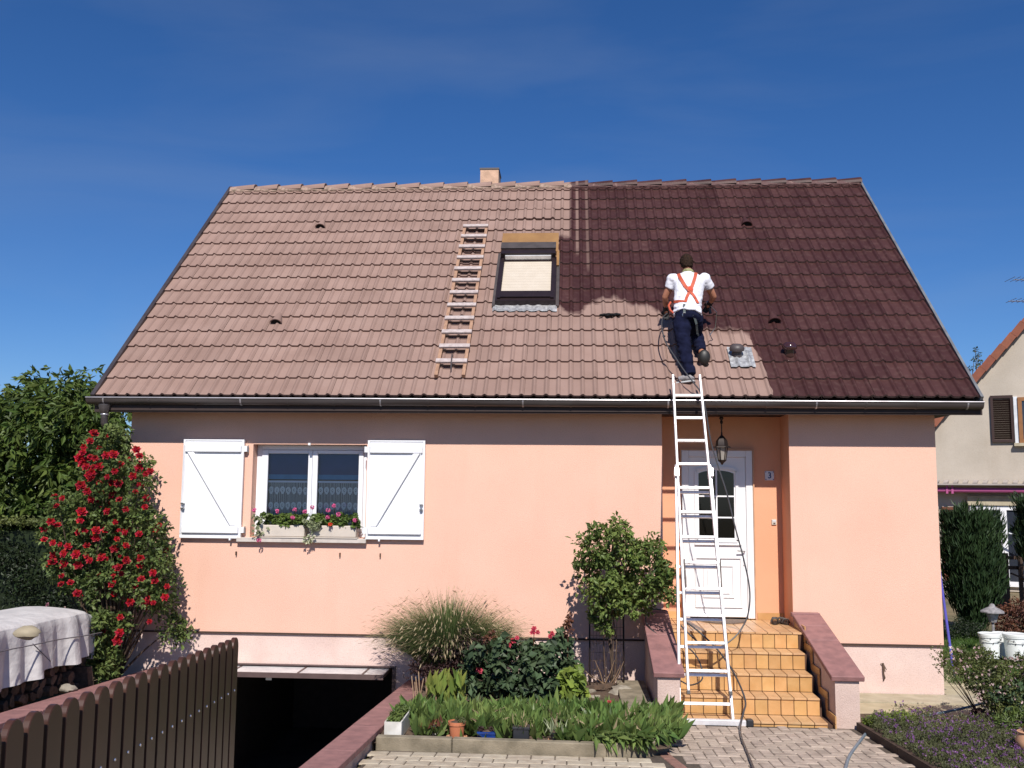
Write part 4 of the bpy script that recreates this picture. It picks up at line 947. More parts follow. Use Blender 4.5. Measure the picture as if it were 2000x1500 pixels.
# wooden roof ladder hooked flat on the tiles
RLd = empty('roof_ladder', roofp(4.06, 2.2), 'wooden roof ladder with pale rungs lying flat on the tiles beside the roof window', 'roof ladder')
for xa in (3.885, 4.222):
    m = MB(); m.obox(roofp(xa, .33, .055), (.042, 0, 0), RU*3.90, RNV*.045); m.build('rail', 'wood', RLd)
for i in range(12):
    s_ = .56+.3255*i; w_ = random.uniform(-.004, .004)
    m = MB(); m.obox(roofp(3.878+w_, s_, .101), (.392, 0, 0), RU*.074, RNV*.030); m.build('rung', 'rung', RLd, bevel=.004)
    m = MB(); m.obox(roofp(3.93, s_-.018, .07), (.29, 0, 0), RU*.012, RNV*.02); m.build('batten', 'soffit', RLd)  # dark strip painting the shadow under each rung
m = MB(); m.tube([roofp(4.08, .44, .09), roofp(4.08, .50, .15), roofp(4.075, .68, .16), roofp(4.07, .72, .09)], .009, 6); m.build('hook', 'ventgrey', RLd)

# ================================================================== LANTERN
LT = empty('hanging_lantern', (7.37, -.0, 3.26), 'black iron lantern with pale glass hanging from the porch eave before the door', 'lantern')
lx, ly = 7.372, -.05
m = MB(); m.lathe((lx, ly, 3.275), [(.055, 0), (.05, -.02), (.02, -.045), (.028, -.06), (.012, -.085), (.02, -.11), (.008, -.13)], 12); m.tube([(lx, ly, 3.15), (lx, ly, 3.02)], .007, 6); m.build('hanger', 'iron', LT)
m = MB(); m.lathe((lx, ly, 2.86), [(.105, 0), (.10, .012), (.075, .02), (.068, .08), (.035, .125), (.012, .15), (.008, .19)], 6); m.build('roof_cap', 'iron', LT)
for j in range(6):
    a = math.pi/3*j; m = MB(); m.tube([(lx+math.cos(a)*.068, ly+math.sin(a)*.068, 2.862), (lx+math.cos(a)*.045, ly+math.sin(a)*.045, 2.71)], .006, 5); m.build('lantern_bar', 'iron', LT)
    a2 = a+math.pi/3; m = MB(); m.add([(lx+math.cos(q)*r, ly+math.sin(q)*r, z) for q, r, z in ((a, .064, 2.86), (a2, .064, 2.86), (a2, .042, 2.712), (a, .042, 2.712))], [(0, 1, 2, 3)]); m.build('glass_pane', 'lanternglass', LT)
m = MB(); m.lathe((lx, ly, 2.71), [(.052, 0), (.048, -.01), (.02, -.035), (.012, -.05), (.0, -.06)], 12); m.build('finial', 'iron', LT)
m = MB(); m.lathe((lx, ly, 2.735), [(.018, 0), (.026, .03), (.024, .07), (.012, .1)], 10); m.build('bulb', 'number', LT)

# ================================================================== PICKET GATE
GA = empty('picket_gate', (3.95, -8, .4), 'open gate leaf of glossy dark brown rounded pickets beside the ramp', 'gate')
g0 = Vector((3.869, -6.77, 1.565)); gd = Vector((.21, -2.27, .13))/19.; gu = Vector((gd.x, gd.y, 0)).normalized(); gn = Vector((-gu.y, gu.x, 0)); gn = gn if gn.x > 0 else -gn
gx = Vector((gd.x, gd.y, gd.z))
gdir = Vector((gd.x, gd.y, 0)).normalized()
GN = Vector((gdir.y*-1, gdir.x, 0)); 
if GN.x < 0: GN = -GN
for i in range(24):
    c = g0+gx*i; w = .049; h = 1.13; P = []
    for a_, b_ in ((-w, -h), (w, -h), (w, -.055)): P.append(c+gdir*a_+Vector((0, 0, b_)))
    for j in range(1, 9): a = math.pi*j/9; P.append(c+gdir*math.cos(a)*w+Vector((0, 0, -.055+math.sin(a)*.055)))
    P.append(c+gdir*-w+Vector((0, 0, -.055)))
    pk = MB().prism(P, GN*-.022).build('picket', 'gate', GA, bevel=.0025)
    for dz in (-.262, -1.0): MB().lathe(c+Vector((0, 0, dz))+GN*.0005, [(.0065, 0), (.005, .003), (0, .004)], 8, axis=GN).build('screw', 'screw', pk)
a = g0-gdir*.05-GN*.024; b_ = g0+gx*23+gdir*.05-GN*.024
for dz in (-.262, -1.0): MB().bar(a+Vector((0, 0, dz))-GN*.02, b_+Vector((0, 0, dz))-GN*.02, .05, .035, up=(0, 0, 1)).build('rail', 'gate', GA)

# ================================================================== LOG PILE WITH TARP
LP = empty('log_pile', (-.1, -3, .2), 'stack of split logs under the white sheet behind the left ramp wall', 'firewood')
def log_mesh(v):
    m = MB(); n = 7+v % 3; P = []
    r = .065
    for j in range(n):
        a = 2*math.pi*j/n; q = r*(1+.35*noise.noise(Vector((math.cos(a)*1.3, math.sin(a)*1.3, v*3.1)))); P.append((0, math.cos(a)*q, math.sin(a)*q*.9))
    if v % 2: P = [(0, y, max(z, -.02)) for _, y, z in P]
    me = bpy.data.meshes.new('log'); V = P+[(.42, y*.95, z*.95) for _, y, z in P]; F = [tuple(range(n))[::-1], tuple(range(n, 2*n))]+[(i, (i+1) % n, n+(i+1) % n, n+i) for i in range(n)]
    me.from_pydata(V, [], F); me.materials.append(M['log']); me.update(); return me
LMs = [log_mesh(v) for v in range(6)]
def pile_g(y): return .0+.054*(-y)
cnt = 0
for row in range(7):
    y = -1.22-(.06 if row % 2 else 0)
    while y > -5.4:
        z = pile_g(y)+.10+row*.118+random.uniform(-.012, .012)
        if z < .40+pile_g(y):
            o = bpy.data.objects.new('log', random.choice(LMs)); link(o, LP); o.location = Vector((-.235+random.uniform(-.03, .04), y, z))-ORG[LP.name]; o.rotation_euler = (random.uniform(0, 6.28), random.uniform(-.04, .04), random.uniform(-.05, .05)); k_ = random.uniform(.85, 1.15); o.scale = (1, k_, k_)
        y -= .132; cnt += 1
MB().box(-.72, -.16, -5.5, -1.3, .12, .92).build('pile_core', 'log', LP)
MB().prism([(.33, -1.34, .12), (.33, -1.22, .12), (.30, -1.24, .36), (.29, -1.33, .36)], (-.5, 0, 0)).build('end_log', 'log', LP)
def tarp():
    """sheet over the pile: rounded top, folds hanging down the long side and far end"""
    m = MB(); ny = 96; rows = []
    for j in range(ny+1):
        y = -1.18-4.4*j/ny; g = pile_g(y)*.9; e = max(0, 1-(j/ny)/.035); P = []
        hang = .30+g-.0+.04*math.sin(y*2.3)+(.05 if y > -2.2 else 0)+(.10*max(0, (y+1.7)/.5) if y > -1.7 else 0)
        fold = .030*math.sin(y*7+1.2*math.sin(y*3))+.020*math.sin(y*19+2+math.sin(y*5))+.035*noise.noise(Vector((0, y*9, 2)))
        top = .955+g*.35-.06*e
        for q, (x, z) in enumerate(((-.95, .55), (-.92, .85), (-.74, top-.03), (-.45, top+.045+.015*noise.noise(Vector((1, y*3, 1)))), (-.1, top+.03+.02*noise.noise(Vector((4, y*3, 1)))), (.19, top+.005), (.255, top-.022), (.275, top-.11), (.28, (top+hang)*.5+.1), (.295, (top+hang)*.5-.08), (.31, hang))):
            f_ = fold*(0 if q < 6 else (.5 if q < 8 else 1.+(q-8)*.35)); z = max(z, .2); P.append((x+f_, y, z))
        rows.append(P)
    n = len(rows[0]); end = []
    for k_ in range(6):     # far end curtain
        t = k_/5; P = []
        for q, (x, y, z) in enumerate(rows[0]):
            P.append((x*(1-.02*t)+.035*t*math.sin(q*2.1), y+.05+.02*math.sin(q*1.7)*t, z-(z-.42)*t if z > .42 else z))
        end.append(P)
    allr = end[::-1]+rows; V = [v for r in allr for v in r]
    m.add(V, [(j*n+i, (j+1)*n+i, (j+1)*n+i+1, j*n+i+1) for j in range(len(allr)-1) for i in range(n-1)], True)
    return m
t = tarp().build('tarpaulin', 'tarp', None, 'white plastic sheet draped over the log pile', 'tarpaulin', loc=(-.3, -3, .9))
m = t.modifiers.new('sub', 'SUBSURF'); m.levels = 1; m.render_levels = 1
m = MB(); pts = []
for j in range(40):
    y = -1.12-4.3*j/39; pts.append((.34+.012*math.sin(y*7), y, .66+.054*-y*.9+.01*math.sin(y*2)))
m.tube([(-.6, -1.10, .60), (.3, -1.10, .68)]+pts, .006, 5); m.tube([(.335, -2.5, .80), (.36, -2.35, .68), (.36, -2.2, .58), (.35, -2.1, .72)][::1], .005, 5); m.build('binding_cord', 'cord', None, 'thin grey cord tied round the white sheet', 'cord', loc=(.3, -3, .8))
p = at_n(53, 1236, Vector((0, 0, 1)), 1.14); MB().ball(p, .085, (1.15, 1.0, .62), 14, seed=4, rough=.25).build('weight_stone', 'pebble', None, 'smooth tan stone holding down the white sheet', 'stone', loc=p)
MB().ball((.42, -1.95, .27), .07, (1.2, 1, .6), 12, seed=9, rough=.4).build('pale_stone', 'stone', None, 'small pale stone on the ground between the logs and the ramp wall', 'stone', loc=(.42, -1.95, .27))

# ================================================================== PERSON
def loft(mb, secs, n=18):
    """secs: (centre, r_lateral, r_depth, lateral axis, normal of section)"""
    vs = []; fs = []
    for c, rx, ry, lat, nrm in secs:
        c = Vector(c); nrm = Vector(nrm).normalized(); a = Vector(lat); a = (a-nrm*a.dot(nrm)).normalized(); b = nrm.cross(a)
        for k in range(n): t = 2*math.pi*k/n; vs.append(c+a*math.cos(t)*rx+b*math.sin(t)*ry)
    for i in range(len(secs)-1):
        for k in range(n): fs.append((i*n+k, i*n+(k+1) % n, (i+1)*n+(k+1) % n, (i+1)*n+k))
    fs += [tuple(range(n))[::-1], tuple(range((len(secs)-1)*n, len(secs)*n))]
    return mb.add(vs, fs, True)
def limb(mb, pts, n=14, flat=1.):
    P = [Vector(p[:3]) for p in pts]; secs = []
    for i, p in enumerate(pts):
        t = P[min(i+1, len(P)-1)]-P[max(i-1, 0)]; secs.append((P[i], p[3], p[3]*flat, (1, 0, .01), t))
    return loft(mb, secs, n)
def fuse(mb, name, m, parent, voxel=.012, smooth=3, disp=None, **k):
    ob = mb.build(name, m, parent, **k); r = ob.modifiers.new('r', 'REMESH'); r.mode = 'VOXEL'; r.voxel_size = voxel; r.use_smooth_shade = True
    s_ = ob.modifiers.new('s', 'SMOOTH'); s_.iterations = smooth; s_.factor = .5
    bpy.context.view_layer.update(); d_ = bpy.context.evaluated_depsgraph_get(); me = bpy.data.meshes.new_from_object(ob.evaluated_get(d_)); ob.modifiers.clear(); ob.data = me
    if not me.materials: me.materials.append(M[m])
    if disp:
        me.update(); L = ORG[ob.name]
        for v in me.vertices: v.co += v.normal*disp(Vector(v.co)+L)
    me.polygons.foreach_set('use_smooth', [True]*len(me.polygons)); me.update(); return ob
PE = empty('person', at(1345, 745, -.3), 'roof painter in white t-shirt, navy trousers and red harness, seen from behind', 'person')
J = dict(ankL=at(1347, 729, -.26), kneL=at(1336, 676, -.10), hipL=at(1331, 630, .02), pel=at(1343, 615, .05), hipR=at(1356, 625, .06), kneR=at_roof(1360, 652, .10), ankR=at_roof(1371, 690, .13),
         wst=at(1343, 600, .08), mid=at(1344, 580, .16), chest=at(1346, 558, .24), neck=at(1344, 535, .33), head=at(1341, 516, .40),
         shL=at(1315, 546, .28), shR=at(1376, 546, .28), elL=at(1299, 580, .34), wrL=at(1300, 602, .46), elR=at(1394, 579, .38), wrR=at(1387, 592, .50))
up = (J['neck']-J['pel']).normalized(); X_ = Vector((1, 0, 0))
def torso(mb, g=0., lo='pel'):
    secs = [(J['pel']-up*.06, .155+g, .115+g, X_, up)] if lo == 'pel' else []
    secs += [(J['wst']-up*.02, .148+g, .112+g, X_, up), (J['mid'], .158+g, .118+g, X_, up), (J['chest'], .178+g, .128+g, X_, up), (J['chest']+up*.08, .172+g, .118+g, X_, up), (J['neck']-up*.045, .130+g, .085+g, X_, up), (J['neck']-up*.01, .070+g, .060+g, X_, up)]
    return loft(mb, secs, 22)
def P4(p, r): return (*p, r)
def lerp(a, b, t): return Vector(a)*(1-t)+Vector(b)*t
def arm(mb, s, e, w, g=0., frac=1.):
    mb.ball(s, .068+g, n=12)
    pts = [P4(s, .060+g), P4(lerp(s, e, .4), .054+g), P4(lerp(s, e, .9 if frac >= 1 else frac), .042+g+(0 if frac >= 1 else .012))]
    if frac >= 1: pts += [P4(e, .040+g), P4(lerp(e, w, .3), .041+g), P4(lerp(e, w, .75), .031+g), P4(w, .027+g)]
    return limb(mb, pts)
def leg(mb, h, k, a, g=0.):
    limb(mb, [P4(h+Vector((0, 0, .03)), .085+g), P4(lerp(h, k, .3), .086+g), P4(lerp(h, k, .7), .070+g), P4(k, .058+g), P4(lerp(k, a, .3), .060+g), P4(lerp(k, a, .7), .045+g), P4(a, .038+g)])
    mb.ball(k, .060+g, n=12)
hd = J['head']; hup = Vector((-.03, .30, .95)).normalized(); hf = Vector((0, .95, -.30)).normalized()
bd = MB(); torso(bd); arm(bd, J['shL'], J['elL'], J['wrL']); arm(bd, J['shR'], J['elR'], J['wrR']); leg(bd, J['hipL'], J['kneL'], J['ankL']); leg(bd, J['hipR'], J['kneR'], J['ankR'])
limb(bd, [P4(J['neck']-up*.04, .060), P4(J['neck']+up*.03, .052), P4(hd-hup*.06, .053)])
loft(bd, [(hd-hup*.115+hf*.03, .035, .04, X_, hup), (hd-hup*.09+hf*.02, .055, .07, X_, hup), (hd-hup*.04, .068, .085, X_, hup), (hd+hup*.02, .074, .094, X_, hup), (hd+hup*.07, .066, .085, X_, hup), (hd+hup*.105, .040, .052, X_, hup), (hd+hup*.115, .012, .016, X_, hup)], 16)
for sx in (-1, 1): bd.ball(hd+X_*sx*.076-hup*.01, .03, (.35, .7, 1.0), 8)
bd.ball(hd+hf*.098-hup*.015, .018, (.8, 1, 1.4), 8)
for wr, el, sx in ((J['wrL'], J['elL'], -1), (J['wrR'], J['elR'], 1)):
    d_ = (wr-el).normalized(); limb(bd, [P4(wr, .026), P4(wr+d_*.05, .032), P4(wr+d_*.085, .028)])
body = fuse(bd, 'body', 'skin', PE, .011, 4)
for sx in (-1, 1): MB().ball(hd+X_*sx*.03+hf*.088+hup*.012, .011, n=8).build('eye', 'number', PE)
hr = MB(); loft(hr, [(hd-hup*.075-hf*.035, .056, .056, X_, hup), (hd-hup*.03-hf*.024, .075, .080, X_, hup), (hd+hup*.02-hf*.008, .088, .100, X_, hup), (hd+hup*.075-hf*.0, .080, .098, X_, hup), (hd+hup*.12, .052, .068, X_, hup), (hd+hup*.132, .015, .02, X_, hup)], 16)
fuse(hr, 'hair', 'hair', PE, .009, 1, lambda p: .009*noise.noise(p*38)+.006*noise.noise(p*90))
sc_ = MB(); sc_.lathe(J['neck']+up*.012, [(.066, -.03), (.082, -.012), (.080, .015), (.064, .032)], 14, axis=up); fuse(sc_, 'neckerchief', 'scarf', PE, .009, 1, lambda p: .006*noise.noise(p*40))
# t-shirt
ts = MB(); torso(ts, .016, 'wst'); arm(ts, J['shL'], J['elL'], J['wrL'], .016, .52); arm(ts, J['shR'], J['elR'], J['wrR'], .016, .52)
loft(ts, [(J['wst']-up*.125, .172, .138, X_, up), (J['wst']-up*.085, .174, .138, X_, up), (J['wst']-up*.03, .172, .136, X_, up), (J['wst']+up*.03, .164, .128, X_, up)], 22)
def shirt_disp(p):
    low = max(0, 1-(p.z-J['wst'].z)/.22)
    return .012*noise.noise(Vector((p.x*13, p.y*13, p.z*7)))+.004*noise.noise(p*34)+low*.013*noise.noise(Vector((p.x*11+3, p.y*11, p.z*34)))
shirt = fuse(ts, 't_shirt', 'tee', PE, .011, 2, shirt_disp)
# trousers
tr = MB(); loft(tr, [(J['pel']+up*.05, .150, .118, X_, up), (J['pel']-up*.0, .162, .128, X_, up), (J['pel']-up*.07, .158, .13, X_, up), (J['pel']-up*.11, .12, .11, X_, up)], 22)
leg(tr, J['hipL'], J['kneL'], lerp(J['kneL'], J['ankL'], 1.03), .022); leg(tr, J['hipR'], J['kneR'], lerp(J['kneR'], J['ankR'], .9), .022)
limb(tr, [P4(lerp(J['kneL'], J['ankL'], .75), .068), P4(lerp(J['kneL'], J['ankL'], 1.06), .070)])
def fold_disp(p): return .017*noise.noise(Vector((p.x*8+p.z*3, p.y*7, p.z*21)))+.006*noise.noise(p*26)
trs = fuse(tr, 'trousers', 'denim', PE, .012, 2, fold_disp)
# boots
def boot(ank, toe, side, nm, m, lab=None):
    b = MB(); d_ = (toe-ank); limb(b, [P4(ank, .044), P4(ank+d_*.12-Vector((0, 0, .02)), .050), P4(lerp(ank, toe, .55), .044), P4(toe, .034)], flat=.9)
    return fuse(b, nm, m, PE, .009, 2)
fa = J['ankL']; boot(fa+Vector((.03, -.01, -.035)), fa+Vector((-.125, .055, -.065)), 0, 'shoe', 'shoe')
q = MB(); q.bar(fa+Vector((.06, -.02, -.095)), fa+Vector((-.15, .06, -.115)), .085, .02); q.build('shoe_sole', 'reflect', PE, bevel=.006)
ra = J['ankR']; boot(ra, ra+Vector((.045, -.03, -.16)), 1, 'boot', 'sole')
q = MB(); limb(q, [P4(lerp(J['kneR'], ra, .80), .058), P4(lerp(J['kneR'], ra, .88), .057)]); q.build('reflective_band', 'reflect', PE)
q = MB(); q.ball(ra+Vector((.02, -.055, -.055)), .078, (.95, .55, 1.2), 14); q.build('boot_sole', 'sole', PE)
# gloved hands with fingers
def hand(wr, el, curl, sx, nm):
    d_ = (wr-el).normalized(); h = MB(); side = d_.cross(Vector((0, -1, .2))).normalized(); nrm = side.cross(d_).normalized()
    loft(h, [(wr-d_*.03, .036, .032, side, d_), (wr+d_*.01, .036, .03, side, d_), (wr+d_*.06, .044, .022, side, d_), (wr+d_*.095, .040, .019, side, d_)], 14)
    for j, ln in enumerate((.068, .078, .074, .058)):
        b0 = wr+d_*.085+side*(.030-.020*j); b1 = b0+d_*ln*.45+nrm*curl*.014; b2 = b1+d_*ln*.25+nrm*curl*.03; b3 = b2-d_*.006+nrm*curl*.024
        limb(h, [P4(b0-d_*.02, .0105), P4(b0, .0105), P4(b1, .010), P4(b2, .009), P4(b3, .008)], 8)
    t0 = wr+d_*.03+side*.034; limb(h, [P4(t0-side*.012, .012), P4(t0+side*.02+d_*.028, .011), P4(t0+side*.018+d_*.055+nrm*curl*.02, .009)], 8)
    return fuse(h, nm, 'glove', PE, .006, 1)
hand(J['wrL'], J['elL'], 1, -1, 'glove'); hand(J['wrR'], J['elR'], 1, 1, 'glove')
# harness webbing laid on the shirt
bv = {}
def ray_on(ob, px, py, off=.006):
    if ob.name not in bv:
        L = ORG[ob.name]; bv[ob.name] = BVHTree.FromPolygons([Vector(v.co)+L for v in ob.data.vertices], [tuple(p.vertices) for p in ob.data.polygons])
    d_ = (at(px, py, 0)-CAM).normalized(); h, n_, i, ds = bv[ob.name].ray_cast(CAM, d_); 
    return (h+n_*off, n_) if h is not None else (None, None)
def strap(obs, pts, w, m, nm, steps=9, th=.004):
    q = MB(); P = []
    for a, b_ in zip(pts[:-1], pts[1:]):
        for j in range(steps):
            t = j/steps
            for o_ in obs:
                h, n_ = ray_on(o_, a[0]*(1-t)+b_[0]*t, a[1]*(1-t)+b_[1]*t)
                if h is not None: P.append((h, n_)); break
    vs = []; 
    if len(P) < 3: return
    for i, (h, n_) in enumerate(P):
        t = (P[min(i+1, len(P)-1)][0]-P[max(i-1, 0)][0]).normalized(); s_ = t.cross(n_).normalized(); vs += [h-s_*w/2, h+s_*w/2, h+s_*w/2+n_*th, h-s_*w/2+n_*th]
    F = []
    for i in range(len(P)-1):
        a = i*4; b_ = a+4; F += [(a+3, a+2, b_+2, b_+3), (a, a+3, b_+3, b_), (a+2, a+1, b_+1, b_+2), (a+1, a, b_, b_+1)]
    q.add(vs, F, True); return q.build(nm, m, PE)
strap([shirt], [(1321, 527), (1329, 543), (1338, 559), (1347, 568)], .042, 'harness', 'harness_strap')
strap([shirt], [(1360, 529), (1357, 543), (1352, 558), (1347, 568)], .042, 'harness', 'harness_strap')
strap([shirt], [(1347, 568), (1342, 580), (1338, 592)], .038, 'harness', 'harness_strap'); strap([shirt], [(1347, 568), (1356, 580), (1364, 595)], .038, 'harness', 'harness_strap')
strap([shirt], [(1312, 590), (1325, 589), (1338, 589)], .036, 'harness', 'harness_strap')
h_, n_ = ray_on(shirt, 1347, 566, .012); q = MB(); q.lathe(h_, [(.045, -.006), (.045, .006), (.03, .012)], 8, axis=n_); q.build('back_plate', 'harness', PE)
q = MB(); q.lathe(h_+n_*.012, [(.024, 0), (.024, .006)], 12, axis=n_); q.build('back_ring', 'p_orange', PE)
h_, n_ = ray_on(trs, 1337, 603, .014)
if h_ is None: h_, n_ = at(1337, 603, -.06), Vector((0, -1, 0))
q = MB(); q.bar(h_+Vector((0, 0, .05)), h_+Vector((0, -.005, -.06)), .03, .006, up=(0, -1, 0)); q.build('lanyard_strap', 'greystrap', PE)
q = MB(); c_ = h_+Vector((0, -.01, -.09)); q.tube([c_+Vector((math.cos(t)*.024, 0, math.sin(t)*.028)) for t in [2*math.pi*j/14 for j in range(15)]], .006, 6, cap=False); q.build('buckle_ring', 'steel', PE)
q = MB(); pts = [(1349, 602, -.07), (1355, 615, -.08), (1360, 632, -.02), (1362, 650, .1), (1368, 664, .3)]
P = [at(*p) for p in pts]
for a, b_ in zip(P[:-1], P[1:]): q.bar(a, b_+(b_-a)*.05, .03, .006, up=(.3, -1, 0))
q.build('leg_strap', 'greystrap', PE)
q = MB(); q.tube([at(1310, 590, .12), at(1306, 597, .1), at(1309, 606, .06), at(1316, 612, .03)], .014, 8); q.build('side_strap', 'harness', PE)

# spray gun, hoses
def smooth_path(P, k=6):
    P = [Vector(p) for p in P]; out = []
    for i in range(len(P)-1):
        p0 = P[max(i-1, 0)]; p1 = P[i]; p2 = P[i+1]; p3 = P[min(i+2, len(P)-1)]
        for j in range(k):
            t = j/k; out.append(.5*((2*p1)+(-p0+p2)*t+(2*p0-5*p1+4*p2-p3)*t*t+(-p0+3*p1-3*p2+p3)*t**3))
    out.append(P[-1]); return out
SG = empty('spray_gun', J['wrR'], 'black airless spray gun with thin lance in the right hand of the painter', 'spray gun')
wr = J['wrR']+(J['wrR']-J['elR']).normalized()*.09; q = MB(); q.bar(wr+Vector((.0, -.03, .05)), wr+Vector((.03, -.02, -.09)), .03, .035); q.build('grip', 'blackpot', SG, bevel=.006)
q = MB(); q.tube([wr+Vector((.01, -.02, .04)), at_roof(1400, 610, .42), at_roof(1397, 640, .22), at_roof(1386, 655, .16)], .006, 6); q.build('lance', 'steel', SG)
q = MB(); q.ball(wr+Vector((-.01, -.04, .05)), .022, (1, 1, 1.3), 8); q.build('valve', 'steel', SG)
hp = [at(1303, 612, .46), at(1294, 622, .30), at(1293, 642, .05), at(1300, 668, -.15), at(1315, 692, -.28), at(1335, 722, -.42), at(1355, 748, -.52), at(1368, 766, -.60), at(1378, 800, -.64), at(1388, 860, -.68), at(1404, 915, -.72), at(1420, 965, -.76), at(1436, 1030, -.80), at(1452, 1090, -.84),
      at(1464, 1150, -.88), at(1462, 1195, -.92), at(1450, 1225, -.95), at(1430, 1249, -1.0), at(1402, 1265, -1.06), at(1375, 1262, -1.10), at(1352, 1244, -1.12), at(1330, 1222, -1.05)]
q = MB(); q.tube(smooth_path(hp), .0085, 7); q.build('spray_hose', 'cable', None, 'dark hose looping from the painter over the gutter down past the white door', 'hose', loc=at(1430, 1000, -.8))
hp = [at(1330, 1210, -.55), at(1350, 1222, -.62), at(1372, 1240, -.70), at(1395, 1262, -.80), at(1412, 1282, -1.0), at(1432, 1312, -1.15), at(1448, 1345, -1.42), at(1456, 1372, -1.55), at(1452, 1392, -1.72), at(1446, 1418, -1.95), at_g(1448, 1440, .03), at_g(1460, 1470, .03), at_g(1476, 1510, .03), at_g(1500, 1560, .03)]
q = MB(); q.tube(smooth_path(hp), .010, 7); q.build('supply_hose', 'cable', None, 'dark grey hose running down the tiled steps onto the paving', 'hose', loc=(7.2, -1.6, .2))
q = MB(); q.tube(smooth_path([at(1300, 1192, -.25), at(1268, 1192, -.3), at(1262, 1215, -.55), at(1285, 1240, -.8), at(1320, 1258, -1.0), at(1345, 1266, -1.1), at(1365, 1290, -1.25), at(1372, 1325, -1.35), at(1350, 1338, -1.3), at(1330, 1330, -1.25)]), .008, 7); q.build('looped_cable', 'cable', None, 'black cable looped over the left parapet and behind the ladder', 'cable', loc=at(1300, 1250, -.9))
q = MB(); q.tube(smooth_path([at_g(1560, 1700, .02), at_g(1640, 1540, .02), at_g(1652, 1497, .02), at_g(1660, 1475, .02), at_g(1680, 1447, .02), at(1700, 1424, -1.75), at(1722, 1411, -1.3), at(1760, 1404, -1.18), at(1800, 1399, -1.08), at(1850, 1390, -.98), at(1895, 1380, -.88), at(1930, 1372, -.8), at(1990, 1366, -.7)]), .014, 8)
q.build('garden_hose', 'hose', None, 'blue-grey garden hose crossing from the slabs onto the paving', 'hose', loc=(8.5, -1.6, .05))
q = MB()
for a, b_ in ((at(1708, 1420, -1.62), at(1730, 1409, -1.25)),): q.tube([a, b_], .024, 10)
q.ball(at(1706, 1418, -1.6), .02, n=8); q.build('hose_coupling', 'alu', None, 'silvery coupling on the garden hose at the corner of the parapet', 'hose coupling', loc=(8.5, -1.5, .05))

# ================================================================== PLANTS
def plant(name, label, cat, base, group=None): return empty(name, base, label, cat, group)
# ---- broad-leaved tree left of the house
TRB = Vector((-3.4, 3.6, 0)); T = plant('walnut_tree', 'big leafy green tree with drooping leaves left of the house', 'tree', TRB)
tk = MB(); tk.tube([TRB, TRB+Vector((.05, 0, .8)), TRB+Vector((-.05, .1, 1.6))], [.17, .13, .11], 10)
crown = []
sil = [(-60, 735), (0, 768), (35, 755), (62, 742), (85, 762), (112, 758), (140, 738), (165, 748), (186, 732), (196, 762), (215, 770), (232, 800), (258, 815), (262, 990), (150, 1040), (0, 1030), (-200, 1030), (-240, 745)]
ctr = poly_pts(sil, 260, 1.6, 4.6)
front = poly_pts([(-60, 760), (0, 790), (120, 780), (200, 790), (235, 850), (240, 960), (150, 1030), (-60, 1020)], 110, 1.1, 1.9)
allc = np.concatenate([ctr, front]); rad = RN.uniform(.16, .42, len(allc))
top = allc[RN.choice(len(allc), 46, replace=False)]
branches(tk, TRB+Vector((0, 0, 1.3)), top, .06, .008, .25); tk.build('trunk', 'bark', T)
# drooping leaf sprays: leaves in fans hanging from twig ends
def sprays(centers, radii, per_spray, sprays_per, ln, wd, droop=-.55):
    C = []; D = []; Nn = []
    for c, r in zip(centers, radii):
        for _ in range(sprays_per):
            d = RN.normal(size=3); d /= np.linalg.norm(d); d[1] -= .25; tip = c+d*r*RN.uniform(.5, 1.1); ax = d*.6+np.array([RN.normal()*.4, RN.normal()*.4-.2, droop]); ax /= np.linalg.norm(ax)
            for k in range(per_spray):
                a = ax+RN.normal(size=3)*.45; C.append(tip+a*ln*.5+ax*ln*.35*k/per_spray); D.append(a); n_ = RN.normal(size=3)*.5; n_[2] += .5; n_[1] -= .6; Nn.append(n_)
    C = np.array(C); n = len(C); L = ln*RN.uniform(.6, 1.2, n); return leaf_arrays(C, np.array(D), np.array(Nn), L, L*wd)
V, F = sprays(allc, rad, 6, 9, .17, .34)
V2, F2 = clump_leaves(allc, rad*.95, 16, .13, .42, droop=-.4)
V, F, MI = merge((V, F), (V2, F2)); mesh_np('crown', V, F, ['f_tree', 'f_tree'], MI, T)
# ---- dark clipped hedge
HB = Vector((-1.6, 1.0, 0)); H = plant('clipped_hedge', 'dark clipped hedge under the big tree at the left edge', 'hedge', HB)
hc = []
for _ in range(560): hc.append((random.uniform(-6.5, -.55), random.uniform(.55, 1.5), random.uniform(.1, 1.78)))
V, F = clump_leaves(np.array(hc), np.full(len(hc), .22), 85, .055, .5, droop=0, shell=.3)
tp = np.stack([RN.uniform(-6.5, -1.1, 5000), RN.uniform(.4, 1.6, 5000), 1.86+RN.normal(0, .03, 5000)], 1); V2, F2 = leaf_arrays(tp, rdir(5000, .5), rdir(5000, .5), .06, .03)  # sunlit top of the hedge painted as lighter olive leaves
V, F, MI = merge((V, F), (V2, F2)); mesh_np('foliage', V, F, ['f_hedge', 'f_bush'], MI, H)
box('dark_core', 'f_hedge', H, -6.4, -.62, .85, 1.3, .05, 1.72)  # solid dark box added inside so the hedge reads as a dark mass
st = MB()
for x in np.arange(-6.2, -.6, .6): st.tube([(x, 1.1, 0), (x+.05, 1.1, .9), (x, 1.15, 1.5)], [.04, .03, .02], 6)
st.build('stems', 'bark', H)
